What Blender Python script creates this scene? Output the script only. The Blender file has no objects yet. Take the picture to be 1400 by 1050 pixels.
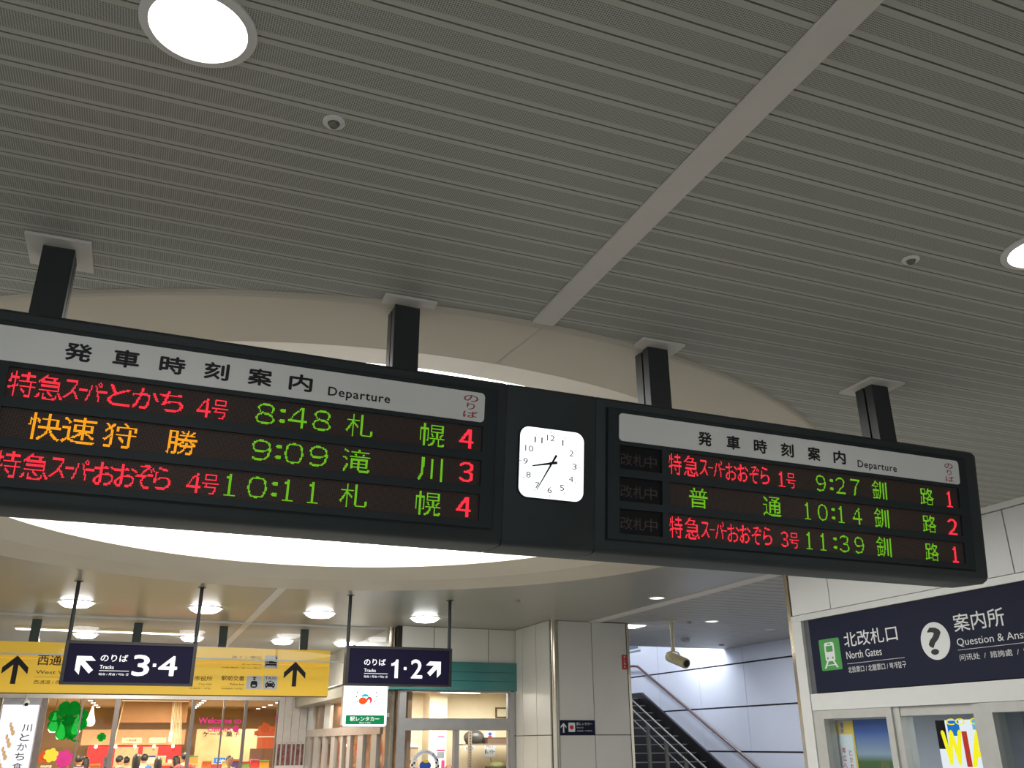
import bpy, bmesh, math, random
import numpy as np
from math import sin, cos, pi, sqrt, radians, atan2
from mathutils import Vector, Matrix

random.seed(7)
C = bpy.context.scene.collection
SC = bpy.context.scene
CAMZ = 1.8                      # every z below is given relative to the lens height and lifted by CAMZ
H = 1.6                         # ceiling above the lens

# ------------------------------------------------------------------ camera
yaw, pit, rol, F = 0.3815, 0.38143, -0.005777, 1223.0
fw = Vector((sin(yaw)*cos(pit), cos(yaw)*cos(pit), sin(pit)))
rr = Vector((cos(yaw), -sin(yaw), 0)); uu = rr.cross(fw)
R_ = rr*cos(rol) + uu*sin(rol); U_ = uu*cos(rol) - rr*sin(rol)
cd = bpy.data.cameras.new('camera'); cam = bpy.data.objects.new('camera', cd); C.objects.link(cam)
cam.matrix_world = Matrix(((R_.x, U_.x, -fw.x, 0), (R_.y, U_.y, -fw.y, 0), (R_.z, U_.z, -fw.z, CAMZ), (0, 0, 0, 1)))
cd.sensor_width = 36; cd.lens = F/1400*36; cd.clip_end = 200; cd.clip_start = 0.05
SC.camera = cam

# ------------------------------------------------------------------ world, exposure, large lamps
W = bpy.data.worlds.new('hall_surroundings'); SC.world = W; W.use_nodes = True
W.node_tree.nodes['Background'].inputs[0].default_value = (0.92, 0.96, 1.0, 1)
W.node_tree.nodes['Background'].inputs[1].default_value = 0.75
SC.view_settings.view_transform = 'Standard'; SC.view_settings.look = 'None'
SC.view_settings.exposure = 0.25; SC.view_settings.gamma = 1.0; SC.view_settings.use_curve_mapping = False

E_DOME = 4.2
E_DOWN = 16.0
E_FAR = 14.0
P_NEAR = 20.0
P_FAR = 75.0
P_CORR = 150.0
P_SHOP = 620.0
P_OFFICE = 62.0
P_STAIR = 190.0
P_ROOM = 30.0

def lamp(name, kind, loc, power, color=(1, 1, 1), size=0.3, size_y=None, rot=(0, 0, 0), spot=None):
    d = bpy.data.lights.new(name, kind); d.energy = power; d.color = color
    if kind == 'AREA':
        d.size = size
        if size_y: d.shape = 'RECTANGLE'; d.size_y = size_y
        else: d.shape = 'DISK'
    elif kind == 'SPOT':
        d.spot_size = radians(spot or 120); d.spot_blend = 0.6; d.shadow_soft_size = size
    else: d.shadow_soft_size = size
    o = bpy.data.objects.new(name, d); C.objects.link(o)
    o.location = (loc[0], loc[1], loc[2]+CAMZ); o.rotation_euler = rot
    return o

# ------------------------------------------------------------------ materials
def lin(c): return tuple((x/255/12.92 if x/255 <= .04045 else ((x/255+.055)/1.055)**2.4) for x in c)
_mats = {}
def mat(name, rgb, rough=0.5, metal=0.0, emit=None, es=0.0, noise=0.06, nscale=8.0, spec=0.5, bump=0.0):
    if name in _mats: return _mats[name]
    m = bpy.data.materials.new(name); m.use_nodes = True; nt = m.node_tree; b = nt.nodes['Principled BSDF']
    c = lin(rgb) if max(rgb) > 1 else rgb
    b.inputs['Roughness'].default_value = rough; b.inputs['Metallic'].default_value = metal
    b.inputs['Specular IOR Level'].default_value = spec
    if noise > 0:
        tc = nt.nodes.new('ShaderNodeTexCoord'); n = nt.nodes.new('ShaderNodeTexNoise'); n.inputs['Scale'].default_value = nscale
        n.inputs['Detail'].default_value = 4
        nt.links.new(tc.outputs['Object'], n.inputs['Vector'])
        r = nt.nodes.new('ShaderNodeMapRange'); r.inputs[1].default_value = .3; r.inputs[2].default_value = .7
        r.inputs[3].default_value = 1-noise; r.inputs[4].default_value = 1+noise
        nt.links.new(n.outputs['Fac'], r.inputs[0])
        mx = nt.nodes.new('ShaderNodeVectorMath'); mx.operation = 'SCALE'; mx.inputs[0].default_value = c
        nt.links.new(r.outputs[0], mx.inputs['Scale']); nt.links.new(mx.outputs[0], b.inputs['Base Color'])
        if bump > 0:
            bp = nt.nodes.new('ShaderNodeBump'); bp.inputs['Strength'].default_value = bump; bp.inputs['Distance'].default_value = .002
            nt.links.new(n.outputs['Fac'], bp.inputs['Height']); nt.links.new(bp.outputs[0], b.inputs['Normal'])
    else:
        b.inputs['Base Color'].default_value = (*c, 1)
    if emit is not None:
        b.inputs['Emission Color'].default_value = (*(lin(emit) if max(emit) > 1 else emit), 1); b.inputs['Emission Strength'].default_value = es
    _mats[name] = m; return m

def glass(name, tint=(1, 1, 1), rough=0.0):
    if name in _mats: return _mats[name]
    m = bpy.data.materials.new(name); m.use_nodes = True; nt = m.node_tree; nt.nodes.clear()
    out = nt.nodes.new('ShaderNodeOutputMaterial'); mx = nt.nodes.new('ShaderNodeMixShader'); fr = nt.nodes.new('ShaderNodeFresnel')
    t = nt.nodes.new('ShaderNodeBsdfTransparent'); g = nt.nodes.new('ShaderNodeBsdfGlossy'); fr.inputs[0].default_value = 1.45
    t.inputs[0].default_value = (*tint, 1); g.inputs['Roughness'].default_value = rough
    ge = nt.nodes.new('ShaderNodeNewGeometry'); sb = nt.nodes.new('ShaderNodeMath'); sb.operation = 'SUBTRACT'; sb.inputs[0].default_value = 1
    nt.links.new(ge.outputs['Backfacing'], sb.inputs[1]); ml = nt.nodes.new('ShaderNodeMath'); ml.operation = 'MULTIPLY'
    nt.links.new(fr.outputs[0], ml.inputs[0]); nt.links.new(sb.outputs[0], ml.inputs[1]); nt.links.new(ml.outputs[0], mx.inputs[0]); nt.links.new(t.outputs[0], mx.inputs[1]); nt.links.new(g.outputs[0], mx.inputs[2])
    nt.links.new(mx.outputs[0], out.inputs[0]); _mats[name] = m; return m

def film(name, rgb, clear=.5):
    m = bpy.data.materials.new(name); m.use_nodes = True; nt = m.node_tree; nt.nodes.clear(); N = nt.nodes.new
    o = N('ShaderNodeOutputMaterial'); d = N('ShaderNodeBsdfDiffuse'); tr = N('ShaderNodeBsdfTranslucent'); tp = N('ShaderNodeBsdfTransparent'); a = N('ShaderNodeMixShader'); b = N('ShaderNodeMixShader')
    c = (*lin(rgb), 1); d.inputs[0].default_value = c; tr.inputs[0].default_value = c; tp.inputs[0].default_value = tuple(v**.4 for v in c)
    a.inputs[0].default_value = .6; b.inputs[0].default_value = clear
    L = nt.links.new; L(d.outputs[0], a.inputs[1]); L(tr.outputs[0], a.inputs[2]); L(a.outputs[0], b.inputs[1]); L(tp.outputs[0], b.inputs[2]); L(b.outputs[0], o.inputs[0])
    _mats[name] = m; return m

def perforated(name, rgb, y0, pitch, lo, hi, cell, dark):
    """painted metal spandrel: a band of small punched holes along the middle of each panel"""
    m = mat(name, rgb, .55, noise=0)
    nt = m.node_tree; b = nt.nodes['Principled BSDF']; L = nt.links.new
    def mth(op, a, b_=None, c_=None):
        n = nt.nodes.new('ShaderNodeMath'); n.operation = op
        for i, v in enumerate((a, b_, c_)):
            if v is None: continue
            if isinstance(v, (int, float)): n.inputs[i].default_value = v
            else: L(v, n.inputs[i])
        return n.outputs[0]
    tc = nt.nodes.new('ShaderNodeTexCoord'); sp = nt.nodes.new('ShaderNodeSeparateXYZ'); L(tc.outputs['Object'], sp.inputs[0])
    X, Y = sp.outputs[0], sp.outputs[1]
    f = mth('FRACT', mth('DIVIDE', mth('SUBTRACT', Y, y0), pitch))
    band = mth('MULTIPLY', mth('GREATER_THAN', f, lo), mth('LESS_THAN', f, hi))
    cx = mth('SUBTRACT', mth('FRACT', mth('DIVIDE', X, cell)), .5); cy = mth('SUBTRACT', mth('FRACT', mth('DIVIDE', Y, cell)), .5)
    d = mth('SQRT', mth('ADD', mth('MULTIPLY', cx, cx), mth('MULTIPLY', cy, cy)))
    hole = mth('MULTIPLY', band, mth('LESS_THAN', d, .36))
    mx = nt.nodes.new('ShaderNodeMixRGB'); L(hole, mx.inputs[0]); c = lin(rgb)
    mx.inputs[1].default_value = (*c, 1); mx.inputs[2].default_value = (*[v*dark for v in c], 1)
    L(mx.outputs[0], b.inputs['Base Color'])
    return m

def emis(name, rgb, s=1.0):
    if name in _mats: return _mats[name]
    m = bpy.data.materials.new(name); m.use_nodes = True; nt = m.node_tree; nt.nodes.clear()
    o = nt.nodes.new('ShaderNodeOutputMaterial'); e = nt.nodes.new('ShaderNodeEmission')
    e.inputs[0].default_value = (*(lin(rgb) if max(rgb) > 1 else rgb), 1); e.inputs[1].default_value = s
    nt.links.new(e.outputs[0], o.inputs[0]); _mats[name] = m; return m

CEIL = (190, 189, 178)
M_perf = perforated('perforated_panel_paint', CEIL, 2.231, .1056, .19, .81, .0062, .30)
M_ceil = mat('ceiling_paint', (156, 153, 141), .32, noise=.03, nscale=1.5)
M_ceil2 = mat('ceiling_panel_paint', (176, 174, 168), .5, noise=.03)
M_gap = mat('dark_joint', (40, 38, 35), .9, noise=0)
M_joint = mat('ceiling_joint', (150, 148, 138), .8, noise=0)
M_trim = mat('trim_paint', (222, 216, 207), .5, noise=.02)
M_cove = mat('cove_paint', (208, 198, 179), .5, noise=.03, nscale=2)
M_wall = mat('beige_wall_panel', (212, 209, 199), .35, noise=.03, nscale=1.2)
M_wallw = mat('white_wall_panel', (222, 222, 220), .4, noise=.02, nscale=1.2)
M_stairw = mat('stair_wall_panel', (212, 215, 224), .3, noise=.02, nscale=1.2)
M_alu = mat('aluminium', (196, 194, 188), .35, .35, noise=.03)
M_aluw = mat('pale_aluminium_frame', (212, 213, 210), .4, .1, noise=.02)
M_steel = mat('polished_steel', (200, 190, 170), .18, 1.0, noise=.04)
M_floor = mat('floor_stone', (148, 147, 143), .35, noise=.08, nscale=3)
M_black = mat('black_housing', (46, 54, 54), .5, noise=.08, nscale=6, spec=.4)
M_black2 = mat('black_frame', (40, 48, 49), .55, noise=.06, nscale=6, spec=.3)
M_post = mat('dark_post_paint', (42, 44, 46), .45, noise=.05)
M_white = mat('white_plastic', (225, 223, 218), .4, noise=.02)
M_head = mat('header_film', (240, 240, 235), .45, noise=.03, nscale=3)
M_ink = mat('black_ink', (14, 14, 14), .6, noise=0)
M_redink = mat('red_ink', (172, 60, 58), .6, noise=0)
M_navy = mat('navy_sign_film', (22, 27, 50), .6, noise=.04, spec=.2)
M_wtext = mat('white_lettering', (222, 224, 222), .5, noise=0)
M_dark = mat('dark_stone', (30, 27, 28), .35, noise=.12, nscale=12)

# ------------------------------------------------------------------ mesh helpers (coordinates are local to the parent)
class MB:
    def __init__(s): s.v = []; s.f = []; s.mi = []; s.cur = 0
    def add(s, vs, fs):
        n = len(s.v); s.v += [tuple(v) for v in vs]; s.f += [tuple(i+n for i in f) for f in fs]; s.mi += [s.cur]*len(fs); return s
    def box(s, x0, x1, y0, y1, z0, z1):
        x0, x1 = sorted((x0, x1)); y0, y1 = sorted((y0, y1)); z0, z1 = sorted((z0, z1))
        return s.add([(x, y, z) for z in (z0, z1) for y in (y0, y1) for x in (x0, x1)],
                     [(0, 2, 3, 1), (4, 5, 7, 6), (0, 1, 5, 4), (2, 6, 7, 3), (0, 4, 6, 2), (1, 3, 7, 5)])
    def bbox(s, x0, x1, y0, y1, z0, z1, r):
        """box with its edges parallel to z rounded"""
        return s.prism(rrect(x0, y0, x1, y1, r, 3), z0, z1)
    def prism(s, P, z0, z1):
        a = sum(P[i][0]*P[(i+1) % len(P)][1]-P[(i+1) % len(P)][0]*P[i][1] for i in range(len(P)))
        if a < 0: P = P[::-1]
        n = len(P); z0, z1 = sorted((z0, z1))
        return s.add([(x, y, z0) for x, y in P]+[(x, y, z1) for x, y in P],
                     [tuple(range(n))[::-1], tuple(range(n, 2*n))]+[(i, (i+1) % n, n+(i+1) % n, n+i) for i in range(n)])
    def lathe(s, prof, c=(0, 0, 0), n=24, axis='z', a0=0, a1=2*pi):
        full = abs(a1-a0-2*pi) < 1e-6; m = n if full else n+1; vs = []
        for i in range(m):
            a = a0+(a1-a0)*i/n
            for r, z in prof:
                p = (r*cos(a), r*sin(a), z)
                if axis == 'y': p = (p[0], p[2], p[1])
                if axis == 'x': p = (p[2], p[0], p[1])
                vs.append((p[0]+c[0], p[1]+c[1], p[2]+c[2]))
        k = len(prof); fs = []
        for i in range(n if full else n):
            j = (i+1) % m if full else i+1
            for q in range(k-1): fs.append((i*k+q, j*k+q, j*k+q+1, i*k+q+1))
        return s.add(vs, fs)
    def tube(s, path, r, n=10):
        path = [Vector(p) for p in path]; vs = []; fs = []
        for i, p in enumerate(path):
            t = (path[min(i+1, len(path)-1)]-path[max(i-1, 0)]).normalized()
            a = t.cross(Vector((0, 0, 1)));
            if a.length < .01: a = t.cross(Vector((1, 0, 0)))
            a.normalize(); b = t.cross(a)
            rad = r[i] if isinstance(r, (list, tuple)) else r
            vs += [p+(a*cos(2*pi*k/n)+b*sin(2*pi*k/n))*rad for k in range(n)]
        for i in range(len(path)-1):
            for k in range(n): fs.append((i*n+k, i*n+(k+1) % n, (i+1)*n+(k+1) % n, (i+1)*n+k))
        fs.append(tuple(range(n))[::-1]); fs.append(tuple(range((len(path)-1)*n, len(path)*n)))
        return s.add(vs, fs)
    def ball(s, c, rx, ry, rz, n=14, m=9):
        vs = []; fs = []
        for j in range(m+1):
            t = pi*j/m
            for i in range(n): a = 2*pi*i/n; vs.append((c[0]+rx*sin(t)*cos(a), c[1]+ry*sin(t)*sin(a), c[2]+rz*cos(t)))
        for j in range(m):
            for i in range(n): fs.append((j*n+i, (j+1)*n+i, (j+1)*n+(i+1) % n, j*n+(i+1) % n))
        return s.add(vs, fs)
    def mesh(s, name, mats, smooth=False, bevel=0):
        me = bpy.data.meshes.new(name); me.from_pydata(s.v, [], s.f)
        for m in (mats if isinstance(mats, (list, tuple)) else [mats]): me.materials.append(m)
        me.polygons.foreach_set('material_index', s.mi)
        bm = bmesh.new(); bm.from_mesh(me)
        bmesh.ops.remove_doubles(bm, verts=bm.verts, dist=1e-6)
        bmesh.ops.recalc_face_normals(bm, faces=bm.faces)
        if bevel:
            es = [e for e in bm.edges if len(e.link_faces) == 2 and e.calc_face_angle(0) > .6]
            bmesh.ops.bevel(bm, geom=es, offset=bevel, segments=2, affect='EDGES', clamp_overlap=True)
        bm.to_mesh(me); bm.free()
        if smooth:
            me.polygons.foreach_set('use_smooth', [True]*len(me.polygons))
            me.set_sharp_from_angle(angle=radians(smooth if smooth > 1 else 40))
        return me
    def build(s, name, mats, parent=None, smooth=False, bevel=0, **kw):
        return link(name, s.mesh(name, mats, smooth, bevel), parent, **kw)

def link(name, me, parent=None, **kw):
    o = bpy.data.objects.new(name, me); C.objects.link(o)
    if parent is not None: o.parent = parent
    for k, v in kw.items(): o[k] = v
    return o

def rrect(x0, y0, x1, y1, r, n=5):
    P = []
    for cx, cy, a in ((x1-r, y1-r, 0), (x0+r, y1-r, pi/2), (x0+r, y0+r, pi), (x1-r, y0+r, 3*pi/2)):
        for i in range(n+1): t = a+pi/2*i/n; P.append((cx+r*cos(t), cy+r*sin(t)))
    return P

def frame(origin, xa=(1, 0, 0), ya=(0, 0, 1)):
    x = Vector(xa).normalized(); y = Vector(ya).normalized(); z = x.cross(y)
    return Matrix(((x.x, y.x, z.x, origin[0]), (x.y, y.y, z.y, origin[1]), (x.z, y.z, z.z, origin[2]+CAMZ), (0, 0, 0, 1)))

def thing(name, label, cat, mtx=None, group=None):
    o = bpy.data.objects.new(name, None); C.objects.link(o); o.empty_display_size = .05
    if mtx is not None: o.matrix_world = mtx
    o['label'] = label; o['category'] = cat; o['kind'] = 'thing'
    if group: o['group'] = group
    return o
def struct(name, mtx=None, label=None):
    o = bpy.data.objects.new(name, None); C.objects.link(o); o.empty_display_size = .05
    if mtx is not None: o.matrix_world = mtx
    o['kind'] = 'structure'
    if label: o['label'] = label
    return o
LIFT = Matrix.Translation((0, 0, CAMZ))
def facing(x, y, z=0): return frame((x, y, z))                      # local x right, y up, z towards -Y
def rightwall(y, z=0, x=5.67): return frame((x, y, z), (0, -1, 0))   # local x = -Y, z towards -X

# flat lettering -----------------------------------------------------
_tc = {}
def glyphs(body, off=0.0, res=3, spacing=1.0):
    k = (body, off, res, spacing)
    if k in _tc: return _tc[k]
    c = bpy.data.curves.new('lettering', 'FONT'); c.body = body; c.offset = off; c.resolution_u = res; c.space_character = spacing
    c.align_x = 'LEFT'; c.space_line = .9
    o = bpy.data.objects.new('lettering', c); C.objects.link(o)
    dg = bpy.context.evaluated_depsgraph_get(); m = bpy.data.meshes.new_from_object(o.evaluated_get(dg))
    v = np.array([tuple(x.co)[:2] for x in m.vertices]); f = [tuple(p.vertices) for p in m.polygons]
    bpy.data.objects.remove(o); bpy.data.curves.remove(c); bpy.data.meshes.remove(m)
    _tc[k] = (v, f); return _tc[k]
def txt(mb, body, x0, x1, y0, y1, z, off=0.0, spacing=1.0):
    v, f = glyphs(body, 0.0, spacing=spacing); a = v.min(0); b = v.max(0)
    o = max(off, 0)*.55*(y1-y0)
    sx = (x1-x0-2*o)/(b[0]-a[0]); sy = (y1-y0-2*o)/(b[1]-a[1])
    for k_, (dx, dy) in enumerate(((-1, 0), (1, 0), (0, 1), (0, -1)) if o > 0 else ((0, 0),)):
        mb.add([(x0+o+(p[0]-a[0])*sx+dx*o, y0+o+(p[1]-a[1])*sy+dy*o, z+k_*.00004) for p in v], f)
    return mb
def poly(mb, P, z, t=.001): return mb.prism(P, z-t, z)
def ell(cx, cy, rx, ry, n=24): return [(cx+rx*cos(2*pi*i/n), cy+ry*sin(2*pi*i/n)) for i in range(n)]

# dot matrix ---------------------------------------------------------
_rc = {}
def raster(ch, nx, ny, off):
    k = (ch, nx, ny, off)
    if k in _rc: return _rc[k]
    if ch == '1':
        on = np.zeros((ny, nx), bool); w_ = 3 if off > .03 else 2; c_ = nx//2
        on[:, c_-w_//2:c_-w_//2+w_] = True; on[0, max(0, c_-4):c_+5] = True
        if off > .03: on[1, max(0, c_-4):c_+5] = True
        for q in range(4): on[ny-2-q//2, max(0, c_-q)] = True; on[ny-3-q//2, max(0, c_-q)] = True
        _rc[k] = on; return on
    v, f = glyphs(chr(ord(ch)+0xFEE0) if ch.isdigit() else ch, 0.0); a = v.min(0); b = v.max(0)
    if ch == 'ー': a = a-np.array([0, .36]); b = b+np.array([0, .36])
    if ch == ':': a = a-np.array([.0, 0]); b = b+np.array([.0, 0])
    p = (v-a)/(b-a)*[nx, ny]
    gx, gy = np.meshgrid(np.arange(nx)+.5, np.arange(ny)+.5); on = np.zeros((ny, nx), bool)
    for t in f:
        A, B, D = p[t[0]], p[t[1]], p[t[2]]
        d1 = (gx-B[0])*(A[1]-B[1])-(A[0]-B[0])*(gy-B[1]); d2 = (gx-D[0])*(B[1]-D[1])-(B[0]-D[0])*(gy-D[1]); d3 = (gx-A[0])*(D[1]-A[1])-(D[0]-A[0])*(gy-A[1])
        on |= ((d1 >= 0) & (d2 >= 0) & (d3 >= 0)) | ((d1 <= 0) & (d2 <= 0) & (d3 <= 0))
    if off < .03 and ch.isdigit():
        for A in (on, on.T):
            for row in A:
                i = 0
                while i < len(row):
                    if row[i]:
                        j = i
                        while j < len(row) and row[j]: j += 1
                        if 3 <= j-i <= 5: row[(j-1 if i < len(row)/2 else i)] = False
                        i = j
                    else: i += 1
    if off > .03: on[:, 1:] |= on[:, :-1].copy()
    _rc[k] = on; return on
PIT = .0041
def led(mb, ch, u0, u1, v0, v1, z, off=.012):
    nx = max(3, round((u1-u0)/PIT)); ny = max(4, round((v1-v0)/PIT)); on = raster(ch, nx, ny, off)
    for j in range(ny):
        for i in range(nx):
            if on[j, i]:
                cx = u0+(i+.5)*PIT; cy = -v1+(j+.5)*PIT; r = PIT*.44
                mb.add([(cx-r, cy-r, z), (cx+r, cy-r, z), (cx+r, cy+r, z), (cx-r, cy+r, z)], [(0, 1, 2, 3)])

# ================================================================== STRUCTURE
MB().box(-9, 13, -7, 36, -.12, 0).build('floor', M_floor, kind='structure')

# ---- ceiling with its round opening
CX, CY, RO = 1.2, 6.6, 3.5
def cut_strip(mb, x0, x1, y0, y1, z0, z1, step=.12):
    """slab over [x0,x1]x[y0,y1] minus the round opening, in columns"""
    n = max(1, int((x1-x0)/step)) if (abs((y0+y1)/2-CY) < RO+.3) else 1
    if n > 1 and (x1 < CX-RO or x0 > CX+RO): n = 1
    for i in range(n):
        a = x0+(x1-x0)*i/n; b = x0+(x1-x0)*(i+1)/n
        def lim(x):
            d = RO*RO-(x-CX)**2
            return (CY-sqrt(d), CY+sqrt(d)) if d > 0 else None
        la, lb = lim(a), lim(b)
        if la is None and lb is None: segs = [((y0, y1), (y0, y1))]
        else:
            la = la or (CY, CY); lb = lb or (CY, CY); segs = []
            na = min(y1, la[0]); nb = min(y1, lb[0])
            if na > y0+1e-4 or nb > y0+1e-4: segs.append(((y0, max(na, y0)), (y0, max(nb, y0))))
            fa = max(y0, la[1]); fb = max(y0, lb[1])
            if fa < y1-1e-4 or fb < y1-1e-4:
                if not (fa <= y0 and na >= y1): segs.append(((min(fa, y1), y1), (min(fb, y1), y1)))
        for (p, q), (r, s_) in segs:
            if q-p < 1e-4 and s_-r < 1e-4: continue
            mb.add([(a, p, z0), (b, r, z0), (b, s_, z0), (a, q, z0), (a, p, z1), (b, r, z1), (b, s_, z1), (a, q, z1)],
                   [(0, 3, 2, 1), (4, 5, 6, 7), (0, 1, 5, 4), (1, 2, 6, 5), (2, 3, 7, 6), (3, 0, 4, 7)])
    return mb
cb = MB(); cut_strip(cb, -9, 6.5, -7, 13.4, H+.02, H+.12, .25)
cb.box(6.5, 13, -7, 11.8, H+.02, H+.12); cb.box(6.5, 10.2, 11.8, 14.65, H+.02, H+.12)
ceiling = cb.build('ceiling', M_joint, kind='structure'); ceiling.location.z = CAMZ
g0, pt = 2.231, .1056
k = -19
while True:
    y0 = g0+k*pt+.003; y1 = g0+(k+1)*pt-.003; k += 1
    if y0 > 6.6: break
    for x0, x1 in ((-6, 1.302), (1.400, 5.66)):
        if y0 > 4.2 and x0 < 0: continue
        mb = cut_strip(MB(), x0, x1, y0, y1, H, H+.022, .10)
        if mb.v: mb.build('ceiling_panel', M_perf, ceiling)
y_end = y1+.006
sm = MB(); cut_strip(sm, -6, 5.66, y_end, 7.1, H, H+.02, .12); cut_strip(sm, 5.66-.0, 5.88, 7.1, 11.8, H, H+.02, .3)
cut_strip(sm, -6, 5.66, 7.1, 13.4, H, H+.02, .12)
sm.build('smooth_soffit', M_ceil, ceiling)
MB().box(-6, 5.66, -7, g0-19*pt, H, H+.02).build('rear_soffit', M_ceil2, ceiling)
sl = MB(); cut_strip(sl, -6, 1.302, 4.2, y_end, H, H+.02, .12); sl.build('side_soffit', M_ceil2, ceiling)
y = 7.12
while y < 14.6:
    for (x0, x1) in ((6.06, 10.1),):
        if y+.2 > 11.8: x0 = 6.52
        MB().box(x0, x1, y, min(y+.192, 14.65), H, H+.02).build('ceiling_panel', M_ceil2, ceiling)
    y += .21
# trims
t1 = MB(); t1.box(1.304, 1.398, -3, 3.03, H-.009, H+.005); t1.box(1.304, 1.398, 10.17, 13.42, H-.009, H+.005)
t1.build('trim_1', M_trim, kind='structure').location.z = CAMZ
MB().box(5.885, 6.05, 7.12, 11.78, H-.009, H+.02).build('trim_2', M_trim, kind='structure').location.z = CAMZ

# cove ring: eight flared segments, luminous panel above
for i in range(8):
    a0 = radians(-90+2.5+45*i)+.0003; a1 = radians(-90+2.5+45*(i+1))-.0003
    MB().lathe([(3.575, H-.0005), (3.566, H-.012), (3.552, H-.017), (3.07, H+.013), (2.715, H+.092), (2.735, H+.20)], (CX, CY, 0), 22, 'z', a0, a1).build(
        'cove_segment', M_cove, ceiling, smooth=5)
M_dome = emis('luminous_panel_light', (1.0, .985, .95), E_DOME)
for i in range(5):
    x0 = CX-2.76+i*1.104; x1 = x0+1.096; P = []
    xs = np.linspace(x0, x1, 14)
    up = [(x, CY+sqrt(max(0, 2.76**2-(x-CX)**2))) for x in xs]; dn = [(x, 2*CY-y_) for x, y_ in up]
    MB().prism(dn+up[::-1], H+.20, H+.215).build('light_panel', M_dome, ceiling)
MB().lathe([(3.56, H+.002), (3.545, H-.008), (3.07, H+.019), (2.72, H+.096), (2.74, H+.20)], (CX, CY, 0), 120).build('cove_light_block', M_trim, ceiling)  # unseen ring added behind the segments to stop light leaking through the seams
MB().lathe([(.0, H+.24), (2.9, H+.24)], (CX, CY, 0), 40).build('cove_lid', M_gap, ceiling)

# ---- walls
def panel(parent, name, m, u0, u1, v0, v1, t=.02, g=.005):
    MB().box(u0+g, u1-g, v0+g, v1-g, 0, t).build(name, m, parent)

# far wall above the rental office (faces the camera)
wb = struct('wall_back', facing(0, 13.12)); 
MB().box(3.45, 5.3, 1.10, H, -.1, 0).build('backing', M_gap, wb)
MB().box(5.25, 5.3, -CAMZ, 1.10, -.1, 0).build('backing', M_gap, wb)
for a, b in ((3.51, 3.995), (3.995, 4.85), (4.85, 5.3)): panel(wb, 'wall_panel', M_wall, a, b, 1.11, H)
panel(wb, 'wall_panel', M_wall, 5.256, 5.3, .1, 1.105, g=.002); panel(wb, 'wall_panel', M_wall, 5.256, 5.3, -CAMZ, .09, g=.002)
# stepped block: side face and front face
ws = struct('wall_side', rightwall(13.1, 0, 5.3))
MB().box(0, 1.28, -CAMZ, H, -.06, 0).build('backing', M_gap, ws)
for a, b in ((0.02, .29), (.29, .80), (.80, 1.27)):
    panel(ws, 'wall_panel', M_wall, a, b, .093, H); panel(ws, 'wall_panel', M_wall, a, b, -CAMZ, .093)
wf = struct('wall_front', facing(0, 11.82))
MB().box(5.38, 6.50, -CAMZ, H, -.12, 0).build('backing', M_gap, wf)
for a, b in ((5.388, 5.93), (5.93, 6.485)):
    panel(wf, 'wall_panel', M_wall, a, b, .093, H); panel(wf, 'wall_panel', M_wall, a, b, -CAMZ, .093)
MB().lathe([(.062, -CAMZ), (.062, H)], (5.362, -.02+.0, 0), 20).build('corner_post', M_steel, None, smooth=True, kind='structure').matrix_world = Matrix.Translation((0, 11.86, CAMZ))
bpy.data.objects['corner_post'].name = 'trim_3'
MB().box(6.49, 6.53, -CAMZ, H, -.05, .025).build('edge_post', M_steel, wf)
MB().box(6.49, 6.53, 11.84, 20, 0, H+2.2+CAMZ).build('wall_stairwell', M_stairw, kind='structure')

# stair wall (far right), panels with dark joints
wr = struct('wall_far_right', rightwall(0, 0, 10.12))
MB().box(-20, -7, -CAMZ, 4.2, -.12, 0).build('backing', M_gap, wr)
ys = [7.0, 8.2, 9.69, 11.17, 12.65, 14.08, 15.55, 17.06, 18.54, 20.0]; zs = [-CAMZ, -.91, -.168, .578, 1.317, 2.06, 2.8, 4.1]
for i in range(len(ys)-1):
    for j in range(len(zs)-1):
        if ys[i] < 11 and j > 4: continue
        MB().box(-ys[i+1]+.005, -ys[i]-.005, zs[j]+(.014 if j else 0), zs[j+1]-.014, 0, .02).build('wall_panel', M_stairw, wr)
MB().box(6.5, 10.2, 20.0, 20.1, 0, 6.2).build('wall_landing', M_stairw, kind='structure')
MB().box(6.5, 10.2, 14.66, 20.1, 6.0, 6.1).build('ceiling_stairwell', M_stairw, kind='structure')
MB().box(6.5, 10.2, 14.60, 14.66, H+CAMZ+.005, 6.0).build('wall_lintel', M_stairw, kind='structure')

# right wall with the help counter and its sign
wq = struct('wall_right', rightwall(0, 0, 5.67))
MB().box(-7.06, 5, 1.09, H, -.2, -.02).build('backing', M_gap, wq)
for a, b in ((7.06, 6.522), (6.522, 4.60), (4.60, 2.7), (2.7, .8), (.8, -1.1)):
    MB().box(-a+.005, -b-.005, 1.095, 1.55, -.02, 0).build('wall_panel', M_wallw, wq)
MB().box(-7.08, 5, 1.557, H, -.02, .012).build('top_trim', M_white, wq)
MB().box(-7.12, -7.07, -CAMZ, H, -.2, .006).build('edge_post', M_steel, wq)
MB().box(-7.07, 5, 1.035, 1.088, -.2, .012).build('sign_head_frame', M_aluw, wq)
MB().box(-7.068, -6.935, -CAMZ, 1.034, -.2, .012).build('end_stile', M_aluw, wq)
MB().box(-6.93, 5, .252, .392, -.2, .006).build('header_beam', M_aluw, wq)
MB().box(-6.86, 5, .385, 1.04, -.2, -.075).build('sign_backing', M_gap, wq)
MB().box(-6.934, -6.86, .392, 1.035, -.15, -.02).build('recess_return', mat('grey_return', (86, 88, 90), .5), wq)

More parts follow.
